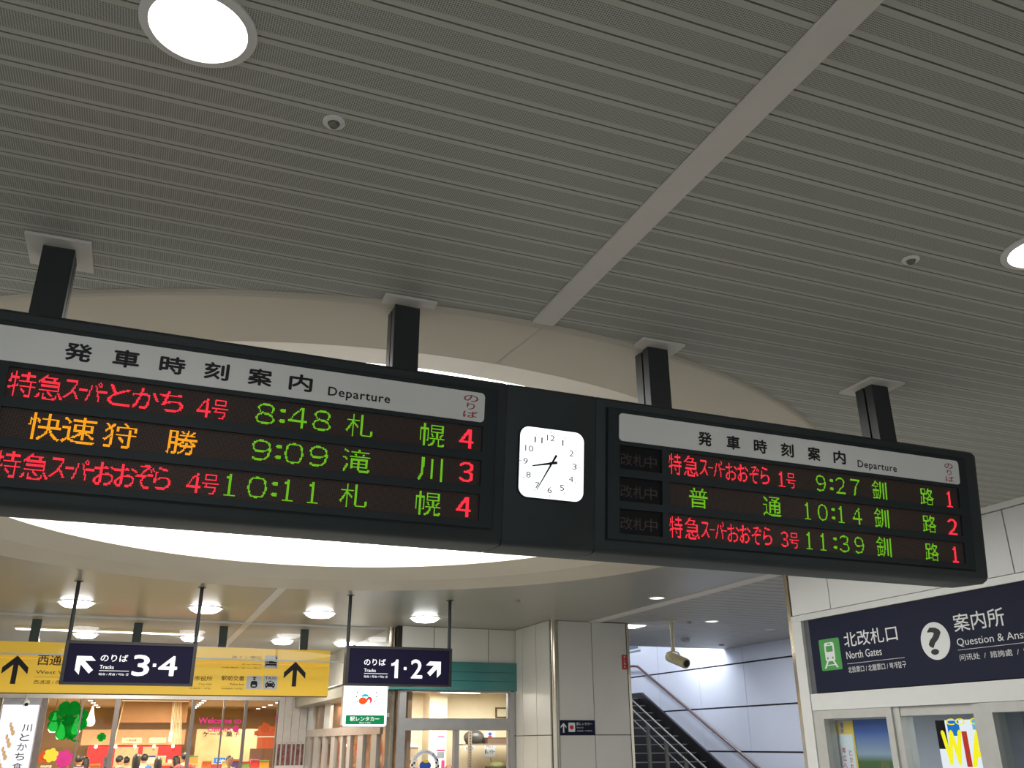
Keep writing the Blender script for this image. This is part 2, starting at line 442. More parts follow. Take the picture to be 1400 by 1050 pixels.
# ================================================================== DEPARTURE BOARDS
al = .012; tl = radians(6.2)
BU = Vector((cos(al), sin(al), 0)); BV = Vector((-sin(al)*sin(tl), cos(al)*sin(tl), -cos(tl)))
BP = Vector((0, 2.99, 1.30))
def board_frame(u): p = BP+BU*u; return frame(p, BU, -BV)
ST, CT = sin(tl), cos(tl)
def back(y, z, d): return (y-ST*d, z-CT*d)     # a step of d metres straight back, in board axes
M_under = mat('housing_underside', (70, 66, 60), .5, noise=.06)
def cabinet(parent, w, capL, capR):
    """housing: an extruded trapezium with rounded edges"""
    mb = MB(); D = .21
    prof = [(-.012, .0), (-.600, .0), (-.618, -.008), (-.627, -.024)]
    y2, z2 = back(-.627, -.0, D); prof += [(y2+.012, z2+.008), (y2+.03, z2)]
    y3, z3 = back(0, 0, D); prof += [(y3-.02, z3), (y3, z3+.02), (0, -.012)]
    n = len(prof)
    x0, x1 = .0, w; xs = [(x0, .986), (x0+.0025, 1.0)]
    if capL: xs = [(x0, .93), (x0+.004, .975), (x0+.018, 1.0)]
    xs += [(x1-.018, 1.0), (x1-.004, .975), (x1, .93)] if capR else [(x1-.0025, 1.0), (x1, .986)]
    my, mz = -.31, -.1; vs = []; fs = []
    for x, s in xs: vs += [(x, my+(y-my)*s, mz+(z-mz)*s) for y, z in prof]
    for i in range(len(xs)-1):
        for j in range(n): fs.append((i*n+j, i*n+(j+1) % n, (i+1)*n+(j+1) % n, (i+1)*n+j))
    fs.append(tuple(range(n))[::-1]); fs.append(tuple(range((len(xs)-1)*n, len(xs)*n)))
    mb.add(vs, fs)
    return mb.build('housing', M_black, parent, smooth=True)

def led_bg():
    m = mat('unlit_led_matrix', (44, 36, 34), .6, noise=0, spec=.2)
    nt = m.node_tree; b = nt.nodes['Principled BSDF']; L = nt.links.new
    tc = nt.nodes.new('ShaderNodeTexCoord'); sc = nt.nodes.new('ShaderNodeVectorMath'); sc.operation = 'SCALE'; sc.inputs['Scale'].default_value = 1/PIT
    L(tc.outputs['Object'], sc.inputs[0]); fr = nt.nodes.new('ShaderNodeVectorMath'); fr.operation = 'FRACTION'; L(sc.outputs[0], fr.inputs[0])
    sb = nt.nodes.new('ShaderNodeVectorMath'); sb.operation = 'SUBTRACT'; sb.inputs[1].default_value = (.5, .5, 0); L(fr.outputs[0], sb.inputs[0])
    sp = nt.nodes.new('ShaderNodeSeparateXYZ'); L(sb.outputs[0], sp.inputs[0]); cb_ = nt.nodes.new('ShaderNodeCombineXYZ'); L(sp.outputs[0], cb_.inputs[0]); L(sp.outputs[1], cb_.inputs[1])
    ln = nt.nodes.new('ShaderNodeVectorMath'); ln.operation = 'LENGTH'; L(cb_.outputs[0], ln.inputs[0])
    lt = nt.nodes.new('ShaderNodeMath'); lt.operation = 'LESS_THAN'; lt.inputs[1].default_value = .36; L(ln.outputs['Value'], lt.inputs[0])
    mx = nt.nodes.new('ShaderNodeMixRGB'); L(lt.outputs[0], mx.inputs[0]); mx.inputs[1].default_value = (*lin((30, 26, 26)), 1); mx.inputs[2].default_value = (*lin((104, 86, 78)), 1)
    L(mx.outputs[0], b.inputs['Base Color']); return m
M_led = led_bg()
M_ledoff = mat('blank_sign_cell', (22, 22, 24), .6, noise=0, spec=.2)
M_lr = emis('led_red', (1.0, .035, .06), 1.15); M_lg = emis('led_green', (.19, .60, .02), .80); M_lo = emis('led_amber', (1.0, .38, .015), 1.05)
M_dim = mat('unlit_lettering', (70, 62, 58), .7, noise=0)

def board(label, start, width, kai0, row0, row1, hd0, hd1, rows, header, capL, capR, posts, sag=0.0):
    t = thing('departure_board', label, 'departure board', board_frame(start), 'departure boards hanging from the ceiling')
    s = lambda u: u-start
    cabinet(t, width, capL, capR)
    # front door: bars around the openings, proud of the housing
    a, b = s(hd0)-.048, s(hd1)+.05; y0, y1 = -.045, -.568; zt = .011
    R3 = [(.190, .287), (.319, .416), (.446, .544)]
    fr = MB(); e = .012
    fr.box(a, b, y0, -.190, 0, zt)
    fr.box(a, s(kai0), -.190, -.544, 0, zt); fr.box(s(row1), b, -.190, -.544, 0, zt); fr.box(s(kai0)+.196, s(row0), -.190, -.544, 0, zt)
    for (p, q) in ((.287, .319), (.416, .446)):
        fr.box(s(kai0), s(kai0)+.196, -p, -q, 0, zt); fr.box(s(row0), s(row1), -p, -q, 0, zt)
    fr.box(a, b, -.544, y1, 0, zt)
    fr.build('front_frame', M_black2, t)
    gr = MB(); g = .006
    for P in ((a-g, b+g, y0+g, y0), (a-g, b+g, y1, y1-g), (a-g, a, y1, y0), (b, b+g, y1, y0)): gr.box(P[0], P[1], P[2], P[3], 0, .0035)
    gr.build('door_seal', M_ink, t)
    hp = MB().prism(rrect(s(hd0), -.174, s(hd1), -.060, .016), zt, zt+.004).build('header_panel', M_head, t)
    hz = zt+.0048
    for ch, c_, w_ in header[0]: txt(MB(), ch, s(c_)-w_/2, s(c_)+w_/2, -.147-sag, -.086-sag, hz, .06).build('character', M_ink, hp)
    txt(MB(), 'Departure', s(header[1][0]), s(header[1][1]), -.159-sag*1.3, -.116-sag*1.3, hz, .03, 1.1).build('header_lettering', M_ink, hp)
    nb = MB(); n0, n1 = header[2]
    for i, ch in enumerate('のりば'): e2 = (n1-n0)*(.22 if ch == 'り' else 0); txt(nb, ch, s(n0)+e2, s(n1)-e2, -(.100+.031*i)-sag, -(.074+.031*i)-sag, hz, .02)
    nb.build('track_heading', M_redink, hp, label='small red heading written downwards')
    for r, (v0, v1) in enumerate(R3):
        kd = MB().box(s(kai0), s(kai0)+.196, -v0, -v1, 0, .0015).build('notice_cell', M_ledoff, t)
        kk = MB()
        for ch, p, q in (('改', .008, .062), ('札', .066, .118), ('中', .118, .176)): txt(kk, ch, s(kai0)+p, s(kai0)+q, -v0-.080, -v0-.030, .002, .01)
        kk.build('unlit_lettering', M_dim, kd)
        sc_ = MB().box(s(row0), s(row1), -v0, -v1, 0, .0015).build('display_row', M_led, t)
        for colour, items in rows[r]:
            for it in items:
                mb = MB(); ch, p, q = it[:3]; w0, w1 = (it[3], it[4]) if len(it) > 3 else (v0+.010, v1-.004)
                led(mb, ch, s(p), s(q), w0, w1, .0028, it[5] if len(it) > 5 else .012)
                mb.build('led_character', {'r': M_lr, 'g': M_lg, 'o': M_lo}[colour], sc_)
    for pu in posts:
        lp = Vector((pu, 3.115, 0)); 
        # posts are vertical: built in world axes, then brought into the board's axes
        inv = board_frame(start).inverted()
        def wmesh(mb):
            mb.v = [tuple(inv @ Vector((p[0], p[1], p[2]+CAMZ))) for p in mb.v]; return mb
        zb = 1.245; zt_ = H-.012
        mb = MB(); mb.box(pu-.05, pu+.05, 3.06, 3.105, zb, zt_); mb.box(pu-.05, pu+.05, 3.117, 3.17, zb, zt_); mb.box(pu-.042, pu+.042, 3.105, 3.117, zb, zt_)
        po = wmesh(mb).build('hanging_post', M_post, t)
        wmesh(MB().box(pu-.103, pu+.103, 3.0, {.790: 3.075, 1.910: 3.135}.get(pu, 3.22), H-.012, H-.001)).build('ceiling_plate', M_trim, po, label='pale square plate against the ceiling')
    return t

def time_cells(base, cells, wd=.066, v=None):
    out = []
    for key, ch in cells:
        p = base[key]; out.append((ch, p, p+(wd if ch not in ':1' else (.020 if ch == ':' else wd*.70))))
    return out
bL = dict(h1=.178, h2=.259, c=.338, m1=.369, m2=.454)
def rt(text, base, wd, v0, v1):
    """time text such as '10:11' laid out in the clock cells"""
    h, m = text.split(':'); out = []
    ks = [('h1', h[0])] if len(h) == 2 else []
    ks += [('h2', h[-1]), ('c', ':'), ('m1', m[0]), ('m2', m[1])]
    for k_, ch in ks:
        if ch == ':': out.append((ch, base[k_], base[k_]+.019, v0+.012, v1-.012, .05)); continue
        w_ = wd*.66 if ch == '1' else wd
        out.append((ch, base[k_]+(wd*.06 if ch == '1' else 0), base[k_]+(wd*.06 if ch == '1' else 0)+w_, v0, v1, .012))
    return out
def half(ch, p, q, v0, v1): return (ch, p, q, v0, v1, .012)
def L_rows():
    r = []
    v = .201
    def red1(v, tail, num):
        L = [half('特', -.5, -.422, v, v+.082), half('急', -.420, -.343, v, v+.082), half('ス', -.341, -.297, v+.008, v+.072), half('ー', -.297, -.272, v+.012, v+.06),
             half('パ', -.276, -.232, v+.004, v+.070), half('ー', -.238, -.212, v+.012, v+.06)]
        return L+tail+[half(num, .066, .112, v+.014, v+.078), half('号', .114, .168, v+.014, v+.078)]
    t1 = lambda v: [half('と', -.211, -.142, v+.004, v+.074), half('か', -.137, -.057, v+.004, v+.074), half('ち', -.055, .022, v+.004, v+.074)]
    t3 = lambda v: [half('お', -.214, -.150, v+.008, v+.080), half('お', -.152, -.087, v+.008, v+.080), half('ぞ', -.092, -.034, v+.004, v+.080), half('ら', -.036, .018, v+.006, v+.078)]
    st = lambda a, b, v: [half(a, .572, .669, v, v+.084), half(b, .848, .943, v, v+.088)]
    tm = lambda t_, v: rt(t_, bL, .066, v+.004, v+.076)
    r.append([('r', red1(.200, t1(.200), '4')), ('g', tm('8:48', .201)+st('札', '幌', .199)), ('r', [('4', 1.000, 1.058, .206, .278, .05)])])
    r.append([('o', [half('快', -.423, -.330, .326, .412), half('速', -.326, -.228, .326, .412), half('狩', -.205, -.108, .329, .412), half('勝', -.012, .084, .328, .412)]),
              ('g', tm('9:09', .329)+st('滝', '川', .327)), ('r', [('3', 1.004, 1.062, .332, .404, .05)])])
    r.append([('r', red1(.456, t3(.456), '4')), ('g', tm('10:11', .458)+st('札', '幌', .452)), ('r', [('4', 1.002, 1.060, .460, .534, .05)])])
    return r
def R_rows():
    bR = dict(h1=2.586, h2=2.661, c=2.735, m1=2.770, m2=2.853)
    def red(v, num):
        return [half('特', 1.908, 1.970, v-.002, v+.086), half('急', 1.981, 2.052, v, v+.086), half('ス', 2.058, 2.100, v+.010, v+.076), half('ー', 2.100, 2.126, v+.014, v+.066),
                half('パ', 2.128, 2.170, v+.006, v+.074), half('ー', 2.160, 2.184, v+.014, v+.066), half('お', 2.187, 2.243, v+.008, v+.082), half('お', 2.248, 2.303, v+.008, v+.082),
                half('ぞ', 2.308, 2.356, v+.010, v+.084), half('ら', 2.366, 2.410, v+.010, v+.082), half(num, 2.458, 2.496, v+.020, v+.084), half('号', 2.501, 2.552, v+.020, v+.086)]
    st = lambda v: [half('釧', 2.976, 3.062, v, v+.090), half('路', 3.262, 3.344, v+.004, v+.088)]
    tm = lambda t_, v: rt(t_, bR, .052, v, v+.074)
    return [[('r', red(.198, '1')), ('g', tm('9:27', .209)+st(.202)), ('r', [('1', 3.420, 3.460, .212, .288, .05)])],
            [('g', [half('普', 2.004, 2.096, .328, .412), half('通', 2.371, 2.464, .330, .414)]+tm('10:14', .338)+st(.328)), ('r', [('2', 3.415, 3.473, .340, .414, .05)])],
            [('r', red(.456, '3')), ('g', tm('11:39', .466)+st(.456)), ('r', [('1', 3.422, 3.462, .468, .542, .05)])]]
hl = [(c_, x_, .082) for c_, x_ in zip('発車時刻案内', (-.317, -.173, -.029, .113, .258, .398))]
hr = [(c_, x_, .069) for c_, x_ in zip('発車時刻案内', (2.079, 2.221, 2.361, 2.503, 2.648, 2.790))]
board('long black departure board left of the clock, its middle row written in amber', -.875, 2.062, -.735, -.505, 1.090, -.735, 1.091,
      L_rows(), (hl, (.496, .723), (1.006, 1.064)), True, False, (-.445, .790))
board('black departure board right of the clock, three dark unlit cells at its left end', 1.575, 2.072, 1.677, 1.905, 3.499, 1.672, 3.508,
      R_rows(), (hr, (2.891, 3.120), (3.418, 3.470)), False, True, (1.910, 3.135), .004)

# clock cabinet between them
ck = thing('station_clock', 'square backlit clock with rounded corners in a black cabinet between the departure boards', 'clock', board_frame(1.188))
cabinet(ck, .386, False, False)
fc = MB().prism(rrect(.056, -.438, .330, -.164, .038, 7), 0, .007).build('clock_face', emis('clock_face_glow', (.93, 1.0, .99), 1.25), ck)
rim = MB(); P1 = rrect(.052, -.442, .334, -.160, .041, 7); P2 = rrect(.056, -.438, .330, -.164, .038, 7); n = len(P1)
rim.add([(x, y, .009) for x, y in P1]+[(x, y, .009) for x, y in P2]+[(x, y, 0) for x, y in P1]+[(x, y, 0) for x, y in P2],
        [(i, (i+1) % n, n+(i+1) % n, n+i) for i in range(n)]+[(i, 2*n+i, 2*n+(i+1) % n, (i+1) % n) for i in range(n)]+[(n+i, n+(i+1) % n, 3*n+(i+1) % n, 3*n+i) for i in range(n)])
rim.build('clock_rim', M_black2, ck)
M_num = mat('clock_numeral_ink', (96, 104, 112), .6, noise=0)
cx, cy = .186, -.301; nm = MB()
for i in range(1, 13):
    a = radians(90-30*i); x = cx+.104*cos(a); y_ = cy+.102*sin(a); s_ = str(i)
    hw = .017 if len(s_) == 2 else (.0028 if s_ == '1' else .0095)
    txt(MB(), s_, x-hw, x+hw, y_-.0115, y_+.0115, .0076).build('numeral', M_num, fc)
tk = MB()
for i in range(60):
    a = radians(6*i); r0 = .129; r1 = r0-(.008 if i % 5 == 0 else .003); w_ = .0011 if i % 5 == 0 else .0007
    d = Vector((cos(a), sin(a))); p_ = Vector((-d.y, d.x))*w_
    q = [Vector((cx, cy))+d*r0+p_, Vector((cx, cy))+d*r0-p_, Vector((cx, cy))+d*r1-p_, Vector((cx, cy))+d*r1+p_]
    tk.add([(v_.x, v_.y, .0076) for v_ in q], [(0, 1, 2, 3)])
tk.build('minute_marks', M_num, fc, kind='stuff')
def hand(p, q, w0, w1, z, name):
    p = Vector(p); q = Vector(q); d = (q-p).normalized(); n_ = Vector((-d.y, d.x))
    MB().prism([tuple(p+n_*w0), tuple(p-n_*w0), tuple(q-n_*w1), tuple(q+n_*w1)], z, z+.002).build(name, M_ink, ck)
def at(u, v): return (u-1.188, -v)
hand(at(1.402, .294), at(1.297, .317), .0055, .0022, .010, 'hour_hand')
hand(at(1.397, .266), at(1.317, .408), .0045, .0012, .0125, 'minute_hand')
MB().lathe([(0, .016), (.006, .016), (.007, .009)], (cx, cy, 0), 16).build('hub', M_ink, ck)

# ================================================================== CEILING FITTINGS
def lathe_thing(name, label, cat, x, y, group=None): return thing(name, label, cat, Matrix.Translation((x, y, H+CAMZ)), group)
G_dl = 'round downlights in the ceiling'
M_bulb = emis('downlight_glow', (1.0, .98, .94), E_DOWN); M_bulbf = emis('far_downlight_glow', (1.0, .99, .97), E_FAR); M_tube = emis('tube_glow', (1.0, .99, .97), 5.0)
M_dimbulb = emis('dim_downlight_glow', (1.0, .98, .93), 2.2)
def downlight(label, x, y, r, glow, ring=.028, power=0, color=(1, .98, .94), drop=0.0):
    t = lathe_thing('downlight', label, 'ceiling light', x, y, G_dl)
    MB().lathe([(r+ring, 0), (r+ring, -.006), (r+.006, -.010), (r, -.004), (r, .018)], n=40).build('trim_ring', M_white, t, smooth=True)
    MB().lathe([(r, -.002), (r*.95, -.004-drop*.5), (r*.7, -.010-drop), (0, -.013-drop)], n=32).build('lens', glow, t, smooth=True)
    if power: lamp('downlight_lamp', 'SPOT', (x, y, H-.03-drop), power, color, r*.9, spot=150)
    return t
downlight('large glaring round downlight at the top left of the ceiling', -.07, 1.83, .108, M_bulb, power=P_NEAR)
downlight('round downlight at the right edge of the ceiling, cut by the picture edge', 2.76, 1.855, .108, M_bulb, power=P_NEAR)
fl = ['leftmost of the four bright downlights above the hanging track signs', 'second from left of the four bright downlights, at the pole of sign 3 and 4',
      'third from left of the four bright downlights, between the two hanging track signs', 'rightmost of the four bright downlights, above the track sign 1 and 2']
for i, x in enumerate((-.80, .685, 2.12, 3.56)):
    downlight(fl[i], x, 12.13, .19, M_bulbf, .03, power=P_FAR, color=(1, .99, .96), drop=.045)
fl = ['leftmost downlight seen through the glass screen, above the yellow sign', 'downlight seen through the glass screen beside the hanging sign 3 and 4',
      'downlight seen through the glass screen above the upward arrow of the yellow sign', 'downlight seen through the glass screen above the track sign 1 and 2']
for i, x in enumerate((-.83, .735, 2.16, 3.2)):
    downlight(fl[i], x, 15.7, .17, M_bulbf, .03, drop=.05)
downlight('small round downlight near the pale strip, left of the security camera', 5.64, 9.45, .085, M_dimbulb, .02, power=14)
downlight('small round downlight over the stairs, right of the security camera', 7.52, 11.13, .085, M_dimbulb, .02, power=14)
downlight('faint small downlight over the stairs, farthest to the right', 8.94, 11.7, .06, mat('unlit_lens', (190, 190, 186), .3), .02)
def sprinkler(label, x, y, s=1.0, cat='sprinkler', name='sprinkler'):
    t = lathe_thing(name, label, cat, x, y, 'small round ceiling fittings')
    MB().lathe([(.052*s, 0), (.050*s, -.004), (.028*s, -.006), (.024*s, .004)], n=28).build('ring', M_white, t, smooth=True)
    MB().lathe([(.024*s, .0), (.024*s, -.010), (.018*s, -.016), (0, -.018)], n=20).build('sensor', mat('smoky_dome', (105, 100, 92), .25), t, smooth=True)
    return t
sprinkler('small white-ringed round fitting on the ceiling below the glaring downlight', .302, 2.067, .6)
sprinkler('small white-ringed round fitting on the ceiling above the right end of the board', 2.376, 2.078, .6)
def detector(label, x, y, r, d=.03):
    t = lathe_thing('smoke_detector', label, 'smoke detector', x, y, 'small round ceiling fittings')
    MB().lathe([(r, 0), (r, -d*.4), (r*.8, -d*.8), (r*.5, -d), (0, -d)], n=20).build('body', mat('detector_grey', (150, 148, 142), .5), t, smooth=True)
detector('grey round smoke detector on the ceiling right of the security camera', 8.417, 13.27, .075, .06)
detector('tiny round detector on the ceiling beside the small downlight over the stairs', 7.25, 11.3, .035)
detector('tiny round detector on the ceiling near the corner of the stair wall', 9.55, 13.9, .05)
detector('tiny round detector on the smooth ceiling between the cove and the wall', 4.15, 10.2, .03)
# linear light beyond the screen
t = thing('linear_light', 'long thin strip light on the ceiling beyond the glass screen', 'ceiling light', Matrix.Translation((0, 0, CAMZ)))
MB().box(-1.75, .76, 14.92, 15.12, H-.03, H-.001).build('housing', M_white, t)
MB().box(-1.72, .73, 14.95, 15.09, H-.036, H-.03).build('tube', M_tube, t)
# bright slot in the ceiling at the end of the block
t = thing('slot_light', 'bright recessed light at the top of the wall end beside the stairs', 'ceiling light', Matrix.Translation((0, 0, CAMZ)))
MB().box(6.56, 6.86, 11.86, 12.22, H-.012, H-.004).build('lens', M_tube, t)
MB().box(6.54, 6.88, 11.84, 12.24, H-.006, H).build('frame', M_white, t)
lamp('slot_lamp', 'AREA', (6.71, 12.04, H-.03), 6, (.85, .9, 1), .3)

# security camera over the stairs
t = thing('security_camera', 'cream security camera hanging on a pole in front of the stair wall', 'security camera', Matrix.Translation((6.92, 11.25, H+CAMZ)))
M_cream = mat('cream_enamel', (200, 190, 150), .35, noise=.03)
MB().lathe([(0, 0), (.07, 0), (.07, -.012), (.022, -.02), (.022, -.385), (.03, -.385), (.03, -.43), (0, -.43)], n=16).build('pole', M_cream, t, smooth=True)
d = Vector((.10, -.88, -.30)).normalized(); c0 = Vector((.04, -.03, -.54))
up = Vector((0, 0, 1)); sd = d.cross(up).normalized(); u2 = sd.cross(d)
br = MB()
for s_ in (-1, 1): br.tube([Vector((0, 0, -.42)), Vector((0, 0, -.44))+sd*.085*s_, c0+sd*.085*s_], .012, 8)
br.build('bracket', M_cream, t)
MB().tube([c0-d*.20, c0-d*.19, c0+d*.19, c0+d*.20], [.060, .072, .072, .068], 20).build('barrel', M_cream, t, smooth=True)
MB().tube([c0+d*.196, c0+d*.204], [.05, .048], 20).build('lens', mat('camera_lens', (50, 42, 34), .15), t, smooth=True)

# ================================================================== GLASS SCREEN AND JAMB
GL = glass('screen_glass', (.97, .98, .975))
w1 = struct('window_1', facing(0, 13.45))
for i in range(5):
    a = -4.32+1.54*i
    MB().box(a+.004, a+1.536, 1.092, H-.015, -.005, .005).build('pane', GL, w1)
MB().box(-4.4, 3.38, H-.02, H+.02, -.03, .03).build('head_channel', M_aluw, w1)
MB().box(-4.4, 3.38, 1.085, 1.105, -.008, .008).build('bottom_channel', M_aluw, w1)
jm = MB(); jm.box(3.38, 3.45, -CAMZ, H, -.03, .12); jm.box(3.45, 3.505, -CAMZ, H, .02, .16)
jm.build('jamb', M_steel, w1)
# ceiling, walls of the passage behind the screen
pc = MB().box(-6, 3.5, 13.45, 20.1, H, H+.1).build('ceiling_passage', M_ceil2, kind='structure'); pc.location.z = CAMZ
MB().box(1.304, 1.398, 13.5, 17.6, H-.009, H+.002).build('trim_4', M_trim, kind='structure').location.z = CAMZ
MB().box(-6.1, -6, 13.4, 20, 0, H+CAMZ).build('wall_left', M_wall, kind='structure')
MB().box(-4, 8, 20.0, 20.1, CAMZ+.90, H+CAMZ).build('wall_shop', M_wall, kind='structure')
for x_ in (-1., 2.): lamp('passage_lamp', 'AREA', (x_, 16.2, H-.08), P_CORR*.5, (1, .97, .92), .6)
lamp('passage_lamp', 'AREA', (0, 18.6, H-.08), P_CORR*.4, (1, .95, .88), .6)

# ================================================================== HANGING SIGNS
def arrow_bold(mb, tip, ang, L, w, hw, z):
    """block arrow: open chevron head and a shaft"""
    T = Vector(tip); d = Vector((cos(ang), sin(ang))); n = Vector((-d.y, d.x))
    poly(mb, [tuple(T-d*w*.7+n*w/2), tuple(T-d*w*.7-n*w/2), tuple(T-d*L-n*w/2), tuple(T-d*L+n*w/2)], z)
    for s_ in (1, -1):
        a = T; b = T-d*hw+n*hw*s_
        poly(mb, [tuple(a), tuple(b), tuple(b-d*w*1.25), tuple(a-d*w*1.35)] if s_ > 0 else [tuple(a), tuple(a-d*w*1.35), tuple(b-d*w*1.25), tuple(b)], z+.0002*s_)
M_navylit = mat('lit_navy_film', (20, 16, 44), .6, noise=.03, spec=.15, emit=(22, 20, 44), es=.2)
M_lit = emis('lit_white_lettering', (1, 1, 1), 1.05)
M_sframe = mat('sign_frame_black', (30, 30, 34), .4, noise=.03)
def upright(parent, name, m, x, y0, y1, z, r, extra=()):
    prof = [(r, y0), (r, y1)]+list(extra)
    return MB().lathe(prof, (x, 0, z), 12, 'y').build(name, m, parent, smooth=True)
def track_sign(label, x0, x1, z0, z1, Y):
    t = thing('hanging_sign', label, 'sign', facing(0, Y), 'hanging track signs')
    MB().box(x0+.03, x1-.03, z0+.02, z1-.015, -.10, 0).build('panel', M_navylit, t)
    f_ = MB(); f_.box(x0, x1, z1-.03, z1, -.11, .012); f_.box(x0, x1, z0, z0+.022, -.11, .012); f_.box(x0, x0+.035, z0+.02, z1-.03, -.11, .012); f_.box(x1-.035, x1, z0+.02, z1-.03, -.11, .012)
    f_.build('sign_frame', M_sframe, t)
    for x in (x0+.02, x1-.02):
        upright(t, 'pole', M_post, x, z1-.02, H, -.05, .02, [(.045, H-.004), (.045, H)])
    return t
sg = track_sign('hanging dark sign reading 3 and 4 with an arrow to the upper left', -.722, .552, .571, .996, 10.45)
m_ = MB(); Z = .002
arrow_bold(m_, (-.598, .846), radians(135), .215, .050, .098, Z); m_.build('arrow', M_lit, sg); m_ = MB()
txt(m_, 'のりば', -.374, -.114, .797, .868, Z, .03); txt(m_, 'Tracks', -.370, -.236, .724, .762, Z, .02)
m_.box(-.370, -.087, .7045, .7095, Z-.001, Z); txt(m_, '站台 / 月台 / 타는 곳', -.370, -.086, .662, .686, Z, .02)
m_.box(.135, .168, .755, .788, Z-.001, Z); m_.build('lettering', M_lit, sg)
txt(MB(), '3', -.062, .105, .660, .872, Z, .04).build('numeral', M_lit, sg); txt(MB(), '4', .190, .378, .666, .868, Z, .04).build('numeral', M_lit, sg)
sg = track_sign('hanging dark sign reading 1 and 2 with an arrow to the upper right', 2.158, 3.408, .606, 1.036, 10.45)
m_ = MB()
txt(m_, 'のりば', 2.366, 2.616, .824, .897, Z, .03); txt(m_, 'Tracks', 2.370, 2.505, .752, .788, Z, .02)
m_.box(2.372, 2.645, .7335, .7385, Z-.001, Z); txt(m_, '站台 / 月台 / 타는 곳', 2.372, 2.645, .691, .716, Z, .02)
m_.box(2.832, 2.864, .783, .815, Z-.001, Z); m_.build('lettering', M_lit, sg)
MB().prism([(2.765, .692), (2.765, .895), (2.738, .895), (2.730, .872), (2.700, .855), (2.683, .852), (2.683, .822), (2.725, .832), (2.725, .692)], Z-.001, Z).build('numeral', M_lit, sg)
txt(MB(), '2', 2.916, 3.055, .692, .903, Z, .04).build('numeral', M_lit, sg)
m_ = MB(); arrow_bold(m_, (3.276, .884), radians(45), .205, .050, .096, Z); m_.build('arrow', M_lit, sg)

# yellow overhead sign behind the screen
ye = thing('overhead_sign', 'long yellow sign with black up arrows hanging behind the glass screen', 'sign', facing(0, 14.0))
M_yel = mat('yellow_film', (248, 204, 66), .3, noise=.03, nscale=2, emit=(248, 196, 60), es=.22)
MB().prism(rrect(-3.2, .648, 2.652, 1.082, .02, 3), -.12, 0).build('lower_panel', M_yel, ye)
MB().box(-3.2, 2.652, 1.088, 1.30, -.12, -.004).build('upper_panel', M_yel, ye)
MB().box(-3.2, 2.64, .640, .650, -.125, .004).build('bottom_trim', mat('brown_edge', (96, 72, 40), .5), ye)
for x in (-1.37, -.08, 1.08, 2.25): MB().box(x-.058, x+.058, 1.28, H, -.10, -.02).build('post', mat('green_grey_post', (62, 72, 68), .5), ye)
m_ = MB(); Z = .0015
def arrow_up(mb, cx, top, base, w, hw):
    poly(mb, [(cx-w/2, base), (cx+w/2, base), (cx+w/2, top-.05), (cx-w/2, top-.05)], Z)
    for s_ in (1, -1): poly(mb, [(cx, top), (cx+s_*hw, top-hw*.98), (cx+s_*hw, top-hw*.98-.085), (cx, top-.088)], Z+.0002*s_)
for q in ((-1.520, 1.118, .757, .062, .155), (2.146, 1.130, .781, .062, .157)): m_ = MB(); arrow_up(m_, *q); m_.build('arrow', mat('brown_black_ink', (34, 28, 30), .6, noise=0), ye)
m_ = MB()
txt(m_, '西通路', -1.272, -.83, 1.0, 1.142, Z, .02); txt(m_, 'West Walkway', -1.268, -.60, .878, .936, Z); m_.box(-1.27, -.6, .848, .851, Z-.001, Z)
txt(m_, '西通道 / 西通道 / 서쪽통로', -1.272, -.50, .762, .812, Z)
txt(m_, 'JRイン帯広', 1.229, 1.655, 1.146, 1.194, Z); txt(m_, 'JR Inn Obihiro', 1.384, 1.66, 1.062, 1.086, Z)
txt(m_, '市役所', .751, .997, .838, .901, Z, .015); txt(m_, 'City Hall', .82, .991, .776, .806, Z)
txt(m_, '駅前交番', 1.12, 1.437, .848, .915, Z, .015); txt(m_, 'Police box', 1.246, 1.444, .784, .816, Z)
m_.box(1.12, 1.44, .762, .7635, Z-.001, Z); m_.box(.70, .995, .758, .7595, Z-.001, Z)
txt(m_, '车站前警察所 / 역전파출소', 1.13, 1.435, .728, .748, Z); txt(m_, '市政府 / 시청', .70, .985, .725, .745, Z)
txt(m_, '日航酒店 / JR Inn 帯広', 1.11, 1.66, 1.012, 1.036, Z)
m_.build('lettering', M_ink, ye)
def picto(x0, x1, z0, z1, name):
    o = MB().prism(rrect(x0, z0, x1, z1, .012, 3), 0, .0012).build('pictogram_plate', M_wtext, ye); return o
ic = picto(1.698, 1.888, 1.027, 1.205, 'bed'); m_ = MB(); Z2 = .0022
m_.box(1.715, 1.725, 1.045, 1.13, Z2-.001, Z2); m_.box(1.715, 1.872, 1.066, 1.090, Z2-.001, Z2); m_.box(1.862, 1.872, 1.045, 1.09, Z2-.001, Z2)
poly(m_, [(1.76, 1.095), (1.872, 1.095), (1.872, 1.118), (1.79, 1.13), (1.76, 1.13)], Z2); poly(m_, ell(1.742, 1.112, .013, .013, 12), Z2)
poly(m_, ell(1.865, 1.172, .010, .014, 8), Z2); m_.build('bed_symbol', M_ink, ic)
ic = picto(1.470, 1.683, .735, .918, 'police'); m_ = MB()
poly(m_, [(1.548, .905), (1.606, .905), (1.600, .890), (1.554, .890)], Z2); poly(m_, ell(1.577, .872, .016, .014, 14), Z2)
poly(m_, rrect(1.530, .755, 1.625, .850, .03, 4), Z2); m_.build('officer_symbol', M_ink, ic)
m_ = MB(); m_.box(1.552, 1.602, .775, .795, Z2, Z2+.0006); m_.build('paper_symbol', M_wtext, ic)
ic = picto(1.701, 1.906, .735, .923, 'taxi'); m_ = MB(); txt(m_, 'TAXI', 1.728, 1.882, .872, .910, Z2, .02)
poly(m_, [(1.745, .815), (1.765, .845), (1.845, .845), (1.865, .815)], Z2); poly(m_, rrect(1.735, .772, 1.875, .818, .012, 3), Z2)
